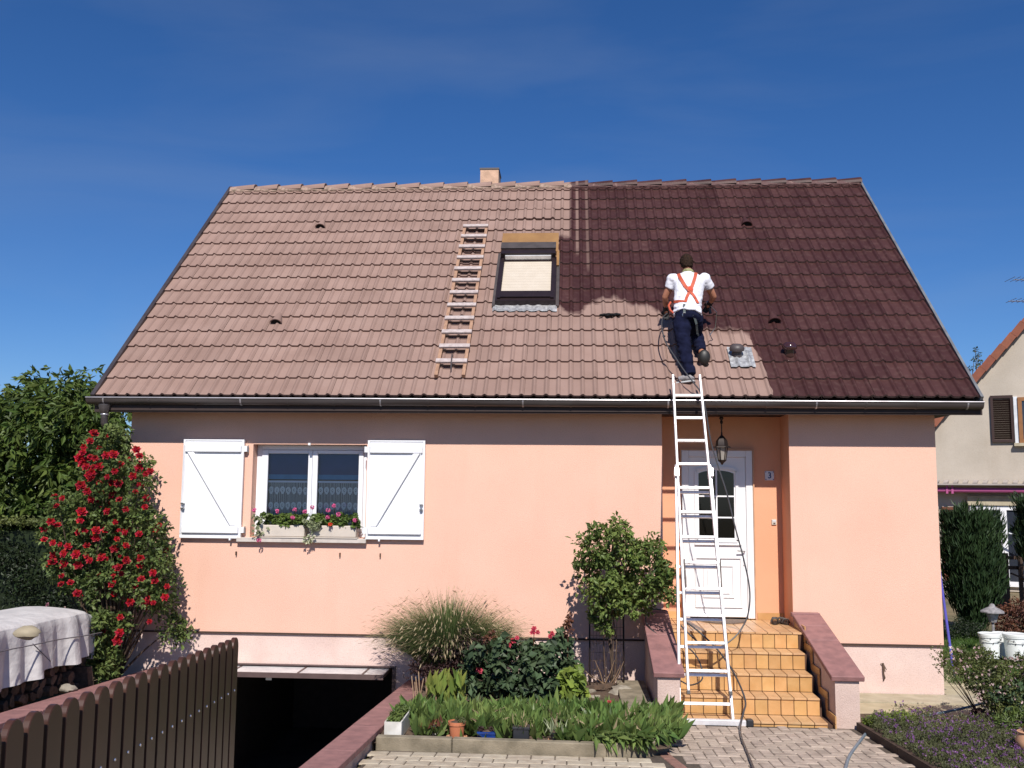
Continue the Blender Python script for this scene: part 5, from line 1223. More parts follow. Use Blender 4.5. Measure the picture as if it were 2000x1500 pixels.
# ---- climbing red rose
RB = Vector((.12, -.35, 0)); R = plant('climbing_rose', 'tall red climbing rose bush at the left corner of the house', 'rose bush', RB)
rp1 = [(205, 838), (245, 835), (262, 880), (288, 905), (298, 960), (312, 1000), (318, 1050), (338, 1090), (345, 1130), (332, 1180), (312, 1195), (270, 1190), (235, 1160), (215, 1150), (185, 1170), (140, 1165), (118, 1140), (95, 1110), (85, 1060), (90, 1010), (110, 970), (150, 950), (155, 900), (170, 860)]
cs = poly_pts(rp1, 330, -1.05, -.12); cs2 = poly_pts([(185, 1210), (240, 1200), (250, 1250), (215, 1262), (180, 1240)], 14, -.9, -.6); cs3 = poly_pts([(330, 1200), (360, 1205), (372, 1250), (345, 1262), (325, 1235)], 9, -.7, -.4)
cs4 = poly_pts([(150, 1230), (230, 1240), (240, 1330), (170, 1335), (150, 1290)], 22, -1.0, -.5)
A = np.concatenate([cs, cs2, cs3, cs4]); V, F = clump_leaves(A, RN.uniform(.05, .19, len(A)), 50, .056, .62, droop=-.15, shell=.35)
mesh_np('foliage', V, F, 'f_rose', None, R)
stm = MB(); branches(stm, RB, [tuple(c) for c in A[::6]], .018, .004, .15, 7); stm.tube([RB, RB+Vector((.03, -.05, .6)), RB+Vector((-.1, -.1, 1.3)), RB+Vector((0, -.05, 2.2))], [.035, .03, .022, .012], 7); stm.build('stems', 'bark', R)
bl1 = [(630,650),(735,620),(650,600),(690,700),(580,730),(610,780),(660,770),(600,830),(650,830),(690,830),(740,750),(790,745),(840,810),(800,860),(955,710),(975,755),(975,840),(1020,880),(1050,860),(930,895),(970,955),(945,1005),(560,770),(620,890),(640,920),(750,900),(690,945),(780,945),(830,945),(565,960),(610,1000),(710,1005),(780,1025),(380,1035),(435,1050),(400,1105),(550,1060),(640,1055),(835,1060),(1020,1050),(1005,1110),(750,1140),(875,1125),(570,1145),(560,1205),(805,1215),(305,1260),(405,1240),(355,1210),(550,1285),(590,1275),(670,1275),(670,1325),(875,1285),(810,1335),(1115,1235),(310,1340),(370,1360),(425,1370),(475,1385),(445,1430),(605,1380),(800,1400),(880,1380),(975,1300),(535,1430),(365,1445),(620,1460),(705,1465),(880,1480),(980,1470),(740,1270),(585,690),(560,745),(630,760),(575,800),(1095,1270),(640,870)]
bl2 = [(370,20),(445,10),(530,15),(610,20),(630,55),(705,40),(880,55),(980,40),(975,90),(445,80),(545,85),(365,70),(435,160),(495,210),(430,220),(835,105),(850,145),(790,165),(790,215),(1070,140),(985,185),(1080,200),(945,235),(540,285),(795,290),(1165,235),(1150,310),(1035,320),(1070,350),(905,345),(840,450),(1040,480),(720,545),(820,615),(835,560),(1010,340),(1045,345)]
def bloom_mesh(name, m, r, petals, layers=3, seed=0, cup=.5):
    rg = random.Random(seed); V = []; F = []
    for l in range(layers):
        k = petals-l; rr = r*(1-.27*l); z = r*.16*l
        for j in range(k):
            a = 2*math.pi*(j+.5*l)/k+rg.uniform(-.2, .2); w = math.pi/k*1.15; up_ = cup*(.35+.45*l); b = len(V)
            V += [(0, 0, z), (math.cos(a-w)*rr*.7, math.sin(a-w)*rr*.7, z+rr*up_*.8), (math.cos(a)*rr, math.sin(a)*rr, z+rr*up_+rg.uniform(-.1, .1)*r), (math.cos(a+w)*rr*.7, math.sin(a+w)*rr*.7, z+rr*up_*.8)]; F += [(b, b+1, b+2), (b, b+2, b+3)]
    me = bpy.data.meshes.new(name); me.from_pydata(V, [], F); me.materials.append(M[m]); me.update(); return me
BM = [bloom_mesh('bloom', 'p_red', .040+.006*s_, 6, 3, s_, .9) for s_ in range(4)]
def put_bloom(meshes, p, parent, sc=1., face=(0.2, -1, .5), nm='bloom', jit=.5):
    o = bpy.data.objects.new(nm, random.choice(meshes)); link(o, parent); o.location = Vector(p)-org(parent)
    d_ = Vector(face)+Vector((random.uniform(-jit, jit), random.uniform(-jit, jit), random.uniform(-jit, jit))); o.rotation_euler = d_.to_track_quat('Z', 'Y').to_euler(); o.scale = (sc,)*3; return o
for (x, y), oy in [(q, 680) for q in bl1]+[(q, 1080) for q in bl2]:
    px, py = x/3.571, oy+y/3.571; put_bloom(BM, at(px+random.uniform(-1, 1), py, -1.02+random.uniform(-.12, .12)), R, random.uniform(.85, 1.2))
for _ in range(40):
    p = poly_pts(rp1, 1, -.95, -.5)[0]; put_bloom(BM, p, R, random.uniform(.45, .8))
# ---- lupins and low green behind the wood pile
for i, (px, py, lab) in enumerate(((92, 1187, 'dusty pink lupin spike, leftmost of the three behind the white sheet'), (126, 1196, 'pale lupin spike in the middle of the three behind the white sheet'), (169, 1212, 'dusty pink lupin spike, rightmost beside the end of the white sheet'))):
    p = at(px, py, -.75); o = plant('lupin', lab, 'lupin', (p.x, p.y, 0), 'lupins behind the log pile'); m = MB(); m.tube([(p.x, p.y, 0), (p.x+.01, p.y, p.z)], .006, 5); m.build('stem', 'f_rose', o)
    pts = []; n_ = 90; zz = RN.uniform(-.13, .06, n_); rr = .030*(1-(zz+.13)/.21); aa = RN.uniform(0, 6.28, n_); C = np.stack([p.x+np.cos(aa)*rr, p.y+np.sin(aa)*rr, p.z+zz], 1); D_ = np.stack([np.cos(aa), np.sin(aa), np.full(n_, .4)], 1)
    V, F = leaf_arrays(C, D_, rdir(n_), .026, .018); mesh_np('flower_spike', V, F, 'p_lupin' if i != 1 else 'p_pale', None, o)
    C = np.array([[p.x+random.uniform(-.12, .12), p.y+random.uniform(-.12, .12), random.uniform(.1, .65)] for _ in range(10)]); V, F = clump_leaves(C, np.full(10, .08), 22, .09, .25); mesh_np('leaves', V, F, 'f_rose', None, o)
low = poly_pts([(165, 1190), (205, 1180), (215, 1330), (168, 1345)], 30, -1.2, -.5); V, F = clump_leaves(low, np.full(len(low), .09), 40, .075, .5)
mesh_np('undergrowth', V, F, 'f_rose', loc=(-.1, -.8, 0), label='patch of low green leaves between the log pile and the rose', cat='undergrowth', kind='stuff')
# ---- ornamental grass
GB = np.array([4.16, -.62, .11])
def grass_clump():
    n = 6800; seg = 6; V = []; F = []; MI = []
    for i in range(n):
        a = random.uniform(0, 2*math.pi); sp = random.random()**.5; lean = sp*1.12; h = random.uniform(.86, 1.30)*(1-.20*sp**3); b0 = GB+np.array([math.cos(a)*.20*sp, math.sin(a)*.16*sp, 0]); dx, dy = math.cos(a), math.sin(a)*.75
        w = random.uniform(.0032, .0056); droop = random.uniform(.05, .3); side = np.array([-dy, dx, 0])+RN.normal(size=3)*.3; side /= np.linalg.norm(side); base = len(V); lz = []
        for k in range(seg+1):
            t = k/seg; r = lean*h*(.30*t+.42*t*t); z = h*(t-lean*.22*t*t-droop*t**4); p = b0+np.array([dx*r, dy*r, z]); ww = w*(1-t*.8) if k < seg else .0006
            V += [p-side*ww, p+side*ww]
        for k in range(seg): F.append((base+2*k, base+2*k+1, base+2*k+3, base+2*k+2)); MI.append(0 if k < seg-1 or random.random() < .75 else 1)
        if random.random() < .24:
            p = V[-1]; b_ = len(V); d_ = np.array([dx*.6, dy*.6, -.3+random.uniform(-.3, .6)]); d_ /= np.linalg.norm(d_); s2 = side*.007; V += [p-s2*.3, p+d_*.03-s2, p+d_*.075, p+d_*.03+s2]; F.append((b_, b_+1, b_+2, b_+3)); MI.append(1)
    return np.array(V), np.array(F), np.array(MI)
V, F, MI = grass_clump(); G_ = plant('ornamental_grass', 'big fountain of ornamental grass with straw seed heads beside the garage opening', 'ornamental grass', GB); mesh_np('blades', V, F, ['f_grass', 'f_seed'], MI, G_, kind='stuff')
# ---- dark purple shrub and leafy shrub in front
def shrub(name, label, cat, base, poly, ncl, y0, y1, r, per, ln, wd, m, stem='bark', droop=-.2, up_=.6, nb=14):
    o = plant(name, label, cat, base); A = poly_pts(poly, ncl, y0, y1); V, F = clump_leaves(A, RN.uniform(r*.7, r*1.2, len(A)), per, ln, wd, droop=droop, up=up_, shell=.4); mesh_np('foliage', V, F, m, None, o)
    st = MB(); branches(st, base, [tuple(c) for c in A[::max(1, len(A)//nb)]], .012, .003, .06, 5); st.build('stems', stem, o); return o, A
shrub('purple_shrub', 'dark purple-brown shrub below the ornamental grass', 'shrub', (4.25, -.85, .12), [(810, 1290), (860, 1262), (900, 1235), (945, 1250), (960, 1300), (930, 1350), (860, 1335), (800, 1320)], 90, -1.15, -.75, .09, 60, .032, .6, 'f_brown')
o, A = shrub('peony_shrub', 'leafy dark green shrub in the middle of the flower bed', 'shrub', (4.95, -1.15, .12), [(905, 1290), (930, 1262), (985, 1250), (1040, 1258), (1100, 1245), (1125, 1290), (1118, 1330), (1085, 1368), (1000, 1375), (930, 1368), (908, 1335)], 130, -1.55, -.75, .11, 20, .10, .66, 'f_dark', nb=20)
Vb, Fb = clump_leaves(np.array([at(950, 1248, -1.3), at(962, 1240, -1.25), at(985, 1252, -1.3), at(1105, 1225, -1.1), at(1102, 1240, -1.1), at(1112, 1215, -1.1)]), np.full(6, .045), 26, .055, .5); mesh_np('young_leaves', Vb, Fb, 'f_red', None, o)
PB = [bloom_mesh('bloom', 'p_pinkred', .030, 6, 3, s_, .5) for s_ in range(2)]
for px, py, sc_f in ((1002, 1252, 1.3), (994, 1260, 1.2), (1043, 1228, 1.2), (1041, 1236, 1.3), (1050, 1235, 1.0), (1078, 1238, 1.2), (1074, 1243, 1.0), (936, 1310, 1.5), (1010, 1246, 1.0)): put_bloom(PB, at(px, py, -1.32), o, sc_f)
q = MB()
for px, py in ((1043, 1232), (1077, 1240), (1110, 1200)): p = at(px, py, -1.3); q.tube([(p.x-.01, -1.2, .35), tuple(p)], .004, 5)
q.build('flower_stems', 'f_red', o)
Vb, Fb = clump_leaves(np.array([at(1109, 1208, -1.3), at(1112, 1200, -1.3), at(1107, 1222, -1.3), at(1115, 1232, -1.3)]), np.full(4, .035), 12, .05, .45); mesh_np('red_shoot', Vb, Fb, 'f_red', None, o)
shrub('lime_hydrangea', 'small plant with large lime green leaves right of the dark shrub', 'plant', (5.45, -1.25, .12), [(1095, 1325), (1110, 1305), (1135, 1302), (1152, 1328), (1150, 1352), (1120, 1366), (1098, 1358)], 24, -1.5, -1.25, .05, 11, .12, .78, 'f_lime', nb=6)
# broad yellowing leaves (canna-like) near the wall
o = plant('broad_leaved_plant', 'upright plant with yellowing broad leaves behind the terracotta pot', 'plant', (4.12, -2.15, .15)); C = []; D_ = []; L_ = []
for _ in range(70):
    px = random.uniform(838, 905); py = random.uniform(1318, 1400); p = at(px, py, random.uniform(-2.3, -1.95)); C.append(p); D_.append((random.uniform(-.55, .55), random.uniform(-.4, .2), 1)); L_.append(random.uniform(.13, .24))
L_ = np.array(L_); V, F = leaf_arrays(np.array(C), np.array(D_), np.array([[random.uniform(-.5, .5), -1, .3] for _ in C]), L_, L_*.33, .3); mesh_np('leaves', V, F, 'f_yellow', None, o)
q = MB()
for _ in range(9): x = random.uniform(4.0, 4.3); q.tube([(x, -2.1, .15), (x+random.uniform(-.08, .08), -2.1, random.uniform(.35, .55))], .006, 5)
q.build('stalks', 'twig', o)
p = at(866, 1332, -2.1); V, F = leaf_arrays(np.array([p]), np.array([[.1, -.1, 1.]]), np.array([[0, -1, .2]]), .26, .075); mesh_np('tallest_leaf', V, F, 'f_yellow', None, o)
# ---- lily-of-the-valley mass
n = 3400; px = RN.uniform(0, 1, n); X = 4.0+px*2.5; lim0 = np.where(X < 5.4, -2.2, -2.0)+RN.normal(0, .08, n); Yv = lim0-RN.random(n)**.8*np.where(X < 5.42, .80, 1.10); Yv = np.where(X > 6.2, np.maximum(Yv, -2.95), Yv)
hz = np.array([noise.noise(Vector((a*4.5, b*4.5, 3))) for a, b in zip(X, Yv)]); keep = ~((X < 4.2) & (Yv < -2.75)) & (hz > -.32); X = X[keep]; Yv = Yv[keep]; n = len(X); Z0 = .075+.03*(-Yv)
dirs = np.stack([RN.normal(0, .38, n)+(X > 6.1)*.5, RN.normal(0, .34, n)-.25-(Yv < -2.95)*.6, np.full(n, 1.)], 1); hz = hz[keep]; Ln = RN.uniform(.11, .24, n)*(1+.5*hz); dn = dirs/np.linalg.norm(dirs, axis=1, keepdims=True)
V, F = leaf_arrays(np.stack([X, Yv, Z0], 1)+dn*Ln[:, None]*.5, dirs, np.stack([RN.normal(0, .5, n), RN.normal(-.8, .4, n), np.full(n, .45)], 1), Ln, Ln*RN.uniform(.24, .42, n), .25)
mesh_np('ground_cover', V, F, 'f_lily', loc=(5, -2.8, .1), label='dense broad-bladed green leaves filling the front of the flower bed', cat='ground cover', kind='stuff')
n = 260; X = RN.uniform(4.3, 6.3, n); Yv = RN.uniform(-3.1, -2.1, n); d_ = rdir(n, .1); Ln = RN.uniform(.08, .17, n)
V, F = leaf_arrays(np.stack([X, Yv, .15+.03*(-Yv)+RN.uniform(.0, .07, n)], 1), d_, rdir(n, .6), Ln, Ln*.22, .2); mesh_np('withered_leaves', V, F, 'f_seed', loc=(5, -2.8, .1), label='withered straw coloured leaves among the green ground cover', cat='withered leaves', kind='stuff')
# overhanging leaves at the right end of the kerb
n = 200; X = RN.uniform(5.75, 6.45, n); Yv = np.where(X > 6.2, RN.uniform(-3.2, -2.7, n), -3.28+RN.uniform(-.05, .1, n)); dirs = np.stack([RN.normal(.25, .3, n), RN.uniform(-1, -.3, n), RN.uniform(-.7, .4, n)], 1); Ln = RN.uniform(.12, .2, n)
V, F = leaf_arrays(np.stack([X, Yv, np.full(n, .26)], 1)+dirs*Ln[:, None]*.4, dirs, np.stack([RN.normal(0, .3, n), np.full(n, -.5), np.full(n, .8)], 1), Ln, Ln*.24, .2)
mesh_np('overhanging_leaves', V, F, 'f_lily', loc=(6, -3.2, .2), label='long leaves spilling over the right end of the kerb', cat='leaves', kind='stuff')
# tulip like red flower
p = at(1188, 1379, -2.2); o = plant('red_flower', 'single crimson and white flower rising from the ground cover', 'flower', (p.x, p.y, .14)); q = MB(); q.tube([(p.x, p.y, .14), (p.x, p.y, p.z-.02)], .005, 5); q.build('stem', 'f_lily', o)
for dx, dz in ((-.03, 0), (.03, .01), (0, -.03), (.01, .03)): put_bloom(PB, p+Vector((dx, -.02, dz)), o, 1.2)
# ---- climber on trellis beside the steps
KBs = Vector((5.98, -.52, .12)); o = plant('climbing_bush', 'bushy green climber on the wire trellis left of the steps', 'climbing shrub', KBs)
kp_ = [(1150, 1040), (1165, 1025), (1210, 1020), (1240, 1035), (1262, 1032), (1282, 1055), (1300, 1085), (1312, 1120), (1320, 1170), (1305, 1180), (1285, 1165), (1270, 1195), (1240, 1205), (1225, 1190), (1200, 1200), (1165, 1195), (1150, 1165), (1132, 1110), (1128, 1065), (1140, 1055)]
A = poly_pts(kp_, 165, -1.0, -.35); A2 = poly_pts([(1150, 1190), (1190, 1195), (1190, 1235), (1155, 1225)], 8, -.7, -.5); A = np.concatenate([A, A2])
V, F = clump_leaves(A, RN.uniform(.04, .16, len(A)), 38, .062, .6, droop=-.25, shell=.4); mesh_np('foliage', V, F, 'f_kiwi', None, o)
st = MB(); branches(st, KBs+Vector((.02, 0, .95)), [tuple(c) for c in A[::8]], .012, .003, .10, 7)
for _ in range(6): st.tube([KBs+Vector((random.uniform(-.1, .1), random.uniform(-.06, .06), 0)), KBs+Vector((random.uniform(-.12, .12), -.05, .5)), KBs+Vector((random.uniform(-.10, .10), 0, 1.05))], [.009, .008, .006], 5)
st.build('stems', 'bark', o)
q = MB()
for (a, b_, c_, d_) in ((1172, 1342, 1142, 1310), (1180, 1342, 1162, 1290), (1195, 1342, 1218, 1292), (1188, 1342, 1212, 1300), (1178, 1342, 1200, 1290), (1185, 1342, 1155, 1318)): q.tube([at(a, b_, -.62), at((a+c_)/2+2, (b_+d_)/2, -.7), at(c_, d_, -.75)], [.007, .006, .003], 5)
q.build('cut_canes', 'twig', o)
TL = empty('wire_trellis', (5.9, -.42, .1), 'rusty wire trellis standing behind the climber', 'trellis')
pa = at(1152, 1345, -.45); pb = at(1151, 1024, -.45); MB().tube([pa, pb], .011, 6).build('post', 'iron', TL); MB().tube([(6.16, -.45, .1), (6.16, -.45, 1.9)], .011, 6).build('post', 'iron', TL)
q = MB()
for j in range(11): x = pa.x+.0+j*(6.16-pa.x)/10; q.tube([(x, -.445, .14), (x, -.445, 1.85)], .0022, 4)
for j in range(18): q.tube([(pa.x, -.44, .2+j*.095), (6.16, -.44, .2+j*.095)], .0022, 4)
q.build('wire_mesh', 'bark', TL)
# ---- pots
def soil_disc(c, r, parent): MB().lathe(c, [(r, 0), (r*.5, .012), (0, .018)], 14).build('soil', 'soil', parent)
def pot(px, py, y, r, h, m, lab, nm='flower_pot', saucer=None, rim=True, sq=False):
    p = at(px, py, y); o = empty(nm, p, lab, 'flower pot')
    if sq: MB().box(p.x-r, p.x+r, p.y-r*.8, p.y+r*.8, p.z, p.z+h).build('pot_body', m, o, bevel=.006); MB().box(p.x-r-.006, p.x+r+.006, p.y-r*.8-.006, p.y+r*.8+.006, p.z+h-.02, p.z+h+.002).build('rim', m, o, bevel=.004)
    else:
        b_ = MB(); b_.lathe(p, [(r*.78, 0), (r*.96, h*.80), (r*1.06, h*.80), (r*1.08, h), (r*.98, h), (r*.96, h*.93)], 22); b_.build('pot_body', m, o)
    soil_disc(p+Vector((0, 0, h*.92)), r*.94, o)
    if saucer: MB().lathe(p+Vector((0, 0, -.006)), [(r*.9, 0), (r*1.22, .004), (r*1.28, .024), (r*1.2, .024), (r*1.1, .01)], 22).build('saucer', saucer, o)
    return o, p
def tuft(o, p, n_, ln, wd, m, sprd=.5, nm='leaves', r=.05):
    C = np.array([p]*n_)+RN.normal(size=(n_, 3))*np.array([r, r, .005]); d_ = rdir(n_, 0)*sprd; d_[:, 2] = np.abs(d_[:, 2])+.6; L = ln*RN.uniform(.6, 1.2, n_); dn = d_/np.linalg.norm(d_, axis=1, keepdims=True)
    V, F = leaf_arrays(C+dn*L[:, None]*.5, d_, rdir(n_, .3), L, L*wd, .2); mesh_np(nm, V, F, m, None, o)
o, p = pot(892, 1442, -3.12, .072, .145, 'terra', 'terracotta pot with greyish low cushion plant on a pale saucer', saucer='peach_saucer')
C = np.array([[p.x+random.uniform(-.06, .06), p.y+random.uniform(-.06, .06), p.z+.15] for _ in range(12)]); V, F = clump_leaves(C, np.full(12, .022), 60, .016, .5); mesh_np('cushion_plant', V, F, 'f_lav', None, o)
o, p = pot(951, 1444, -3.12, .078, .072, 'bluepot', 'low blue glazed pot on a white saucer', saucer=None, sq=True)
MB().box(p.x-.10, p.x+.08, p.y-.085, p.y+.07, p.z-.018, p.z-.001).build('saucer', 'whitepot', o, bevel=.004)
C = np.array([[p.x+random.uniform(-.06, .06), p.y+random.uniform(-.05, .05), p.z+.09] for _ in range(10)]); V, F = clump_leaves(C, np.full(10, .025), 40, .02, .5); mesh_np('cushion_plant', V, F, 'f_brown', None, o)
o, p = pot(1018, 1447, -3.12, .070, .125, 'blackpot', 'square black plastic pot with grassy leaves, left of the smaller black pot', sq=True); tuft(o, p+Vector((0, 0, .12)), 26, .15, .12, 'f_lily'); tuft(o, p+Vector((0, 0, .12)), 7, .12, .12, 'f_seed', nm='dry_leaves')
o, p = pot(1086, 1448, -3.15, .055, .085, 'blackpot', 'small round black pot with silvery leaves on a peach saucer', saucer='peach_saucer'); tuft(o, p+Vector((0, 0, .08)), 18, .11, .14, 'f_varieg')
o, p = pot(843, 1432, -3.0, .050, .07, 'blackpot', 'low black pot with reddish leaves beside the long white planter', saucer='whitepot', sq=True); tuft(o, p+Vector((0, 0, .06)), 36, .08, .4, 'f_red', .9)
# long white planter, seen from its narrow end
o = empty('planter_box', (3.97, -2.9, .2), 'long white planter box with green plants beside the ramp wall', 'planter'); q = MB()
x0, x1, y0, y1, z0_, z1_ = 3.945, 4.095, -3.20, -2.62, .175, .315
q.box(x0, x1, y0, y0+.012, z0_, z1_); q.box(x0, x1, y1-.012, y1, z0_, z1_); q.box(x0, x0+.012, y0+.012, y1-.012, z0_, z1_); q.box(x1-.012, x1, y0+.012, y1-.012, z0_, z1_); q.build('box', 'whitepot', o); box('soil', 'soil', o, x0+.013, x1-.013, y0+.013, y1-.013, z0_, z1_-.03)
C = np.array([[random.uniform(x0+.03, x1-.03), random.uniform(y0+.04, y1-.02), z1_+random.uniform(-.02, .03)] for _ in range(40)]); V, F = clump_leaves(C, np.full(40, .03), 26, .04, .4); mesh_np('leaves', V, F, 'f_kiwi', None, o)
# ---- window boxes with geraniums
for x0, x1, lab in ((1.72, 2.29, 'beige window box with pink geraniums on the left half of the sill'), (2.36, 2.93, 'beige window box with pink and orange-red geraniums on the right half of the sill')):
    o = empty('window_box', ((x0+x1)/2, -.0, 1.735), lab, 'window box'); MB().box(x0, x1, -.075, .085, 1.735, 1.875).build('box', 'beigepot', o, bevel=.008); MB().box(x0-.02, x1+.02, -.085, .09, 1.721, 1.7345).build('tray', 'beigepot', o)
    C = np.array([[random.uniform(x0-.02, x1+.02), random.uniform(-.10, .05), 1.90+random.uniform(-.03, .10)] for _ in range(60)]); V, F = clump_leaves(C, np.full(60, .035), 26, .042, .85, droop=-.2); mesh_np('geranium_leaves', V, F, 'f_geran', None, o)
    q = MB(); 
    bl = [(460, 740), (690, 830), (870, 745), (720, 720), (980, 680), (130, 725), (200, 1165)] if x0 < 2 else [(1290, 660), (1205, 825), (1360, 785), (1605, 870), (1240, 935), (1210, 725)]
    for bx, by in bl:
        c_ = at(480+bx/7.5, 900+by/7.5, -.12); mm = 'p_orange' if (bx, by) == (1240, 935) else 'p_pink'; n_ = 26; dd = rdir(n_, .2); dd[:, 1] -= .5; V, F = leaf_arrays(np.array([c_]*n_)+dd*.022, rdir(n_, 0), dd, .024, .022); mesh_np('blossom', V, F, mm, None, o); q.tube([(c_.x, c_.y, c_.z), (c_.x*.9+(x0+x1)/2*.1, -.03, 1.9)], .002, 4)
    q.build('flower_stalks', 'f_geran', o)
    hang = [(95, 800, 330, 1110)] if x0 < 2 else []
    hang += [(850, 790, 1000, 1200)] if x0 < 2 else [(960, 900, 1080, 1010)]
    C = np.array([at(480+random.uniform(a, c)/7.5, 900+random.uniform(b, d)/7.5, -.12+random.uniform(-.03, .03)) for a, b, c, d in hang for _ in range(26)]); V, F = clump_leaves(C, np.full(len(C), .022), 7, .034, .8, droop=-.3); mesh_np('trailing_leaves', V, F, 'f_varieg', None, o)

# ================================================================== RIGHT SIDE GARDEN
# purple flower bed
def mound_plants(poly_xy, n, h, name, mats, label, cat, seed, fl=.3, ln=.03, flen=.016):
    xs = [p[0] for p in poly_xy]; ys = [p[1] for p in poly_xy]; C = []
    while len(C) < n:
        x = random.uniform(min(xs), max(xs)); y = random.uniform(min(ys), max(ys))
        if in_poly(x, y, poly_xy): hh = h*(.65+.5*noise.noise(Vector((x*2.2, y*2.2, seed)))+.35*noise.noise(Vector((x*7, y*7, seed)))); C.append((x, y, gz(y)+.05+max(.02, hh)*random.uniform(.25, 1)))
    C = np.array(C); V, F = clump_leaves(C, np.full(n, .035), 10, ln, .32, droop=.5, shell=.2, up=.4)
    tops = C[RN.random(n) < fl]; tops = tops+np.array([0, -.01, .04]); V2, F2 = clump_leaves(tops, np.full(len(tops), .016), 6, flen, .8, droop=.2, shell=.3)
    V, F, MI = merge((V, F), (V2, F2)); return mesh_np(name, V, F, mats, MI, None, loc=(xs[0], ys[0], .1), label=label, cat=cat, kind='stuff')
mound_plants([(8.46, -1.9), (8.8, -1.62), (9.6, -1.62), (9.9, -2.4), (9.6, -4.4), (8.42, -4.4), (8.40, -2.4)], 3600, .17, 'purple_flower_cushion', ['f_lav', 'p_purple'], 'low cushion of small purple flowers along the bed edging', 'purple flowers', 3, .22)
mound_plants([(8.45, -1.7), (8.7, -1.5), (8.95, -1.5), (8.9, -1.9), (8.5, -2.0)], 200, .14, 'yellow_green_plant', ['f_lime', 'f_lime'], 'tuft of yellow-green leaves at the near corner of the purple flowers', 'plant', 9, .1, .05)
mound_plants([(9.55, -2.0), (10.6, -1.8), (10.6, -4.2), (9.3, -4.3)], 900, .30, 'green_perennials', ['f_kiwi', 'f_kiwi'], 'bright green leafy perennials at the bottom right corner', 'perennials', 5, .1, .06)
# pale flowering bush
o = plant('pale_flowering_bush', 'loose bush with small pale pink flowers at the right edge', 'flowering shrub', (9.95, -1.35, .05))
bp_ = [(1835, 1290), (1850, 1262), (1885, 1270), (1910, 1262), (1960, 1285), (2010, 1275), (2060, 1290), (2060, 1400), (1990, 1405), (1930, 1392), (1900, 1350), (1868, 1320)]
A = poly_pts(bp_, 240, -1.7, -1.1); V, F = clump_leaves(A, RN.uniform(.04, .10, len(A)), 34, .036, .45, droop=.1, shell=.3); mesh_np('foliage', V, F, 'f_bush', None, o)
A2 = poly_pts([(1930, 1330), (2060, 1330), (2060, 1420), (1950, 1410)], 90, -1.7, -1.3); V, F = clump_leaves(A2, RN.uniform(.05, .1, 90), 40, .045, .6); mesh_np('lower_foliage', V, F, 'f_dark', None, o)
fl = poly_pts(bp_, 260, -1.75, -1.35); V, F = clump_leaves(fl, np.full(len(fl), .012), 6, .022, .8, droop=0, shell=.2); mesh_np('flowers', V, F, 'p_pale', None, o)
st = MB(); branches(st, (9.95, -1.35, .05), [tuple(c) for c in A[::5]], .008, .002, .08, 6); branches(st, (9.75, -1.3, .05), [tuple(at(px, py, -1.4)) for px, py in ((1822, 1268), (1828, 1285), (1835, 1262), (1840, 1300), (1826, 1300), (1848, 1255))], .005, .002, .05, 6); st.build('stems', 'bark', o)
tw = np.array([at(px, py, -1.4) for px, py in ((1822, 1268), (1828, 1285), (1835, 1262), (1840, 1300), (1826, 1300), (1820, 1280), (1832, 1310), (1848, 1255))]); V, F = clump_leaves(tw, np.full(len(tw), .03), 9, .028, .5); mesh_np('tip_leaves', V, F, 'f_bush', None, o)
o = plant('dark_leaved_plant', 'small dark purple-leaved plant beside the slabs', 'plant', (9.55, -1.4, .05)); A = poly_pts([(1885, 1395), (1925, 1388), (1930, 1412), (1895, 1418)], 14, -1.55, -1.35); V, F = clump_leaves(A, np.full(14, .05), 22, .06, .5); mesh_np('leaves', V, F, 'f_brown', None, o)
p = at_g(2016, 1475, .1); o = empty('clay_pot', p, 'rounded peach clay pot cut by the right edge of the picture', 'flower pot'); MB().lathe(p, [(.07, 0), (.115, .06), (.12, .12), (.095, .17), (.105, .185), (.09, .185)], 20).build('pot_body', 'peach_saucer', o); C = np.array([p+Vector((0, 0, .2))]*6); V, F = clump_leaves(C, np.full(6, .06), 12, .07, .4); mesh_np('leaves', V, F, 'f_red', None, o)
# lawn behind
n = 60000; X = RN.uniform(10.2, 20, n); Yv = RN.uniform(.6, 5.2, n)**1.0; L = RN.uniform(.04, .10, n); d_ = rdir(n, 1.2)
V, F = leaf_arrays(np.stack([X, Yv, L*.4], 1), d_, rdir(n, 0), L, .007); mesh_np('lawn', V, F, 'f_lawn', loc=(12, 3, 0), kind='stuff', label='green lawn behind the buckets', cat='lawn')
lw = MB(); lw.add([(10.72, .3, -.006), (24, .3, -.006), (24, 5.4, -.006), (10.72, 5.4, -.006)], [(0, 1, 2, 3)]); lw.build('lawn_ground', 'f_lawn', kind='structure')
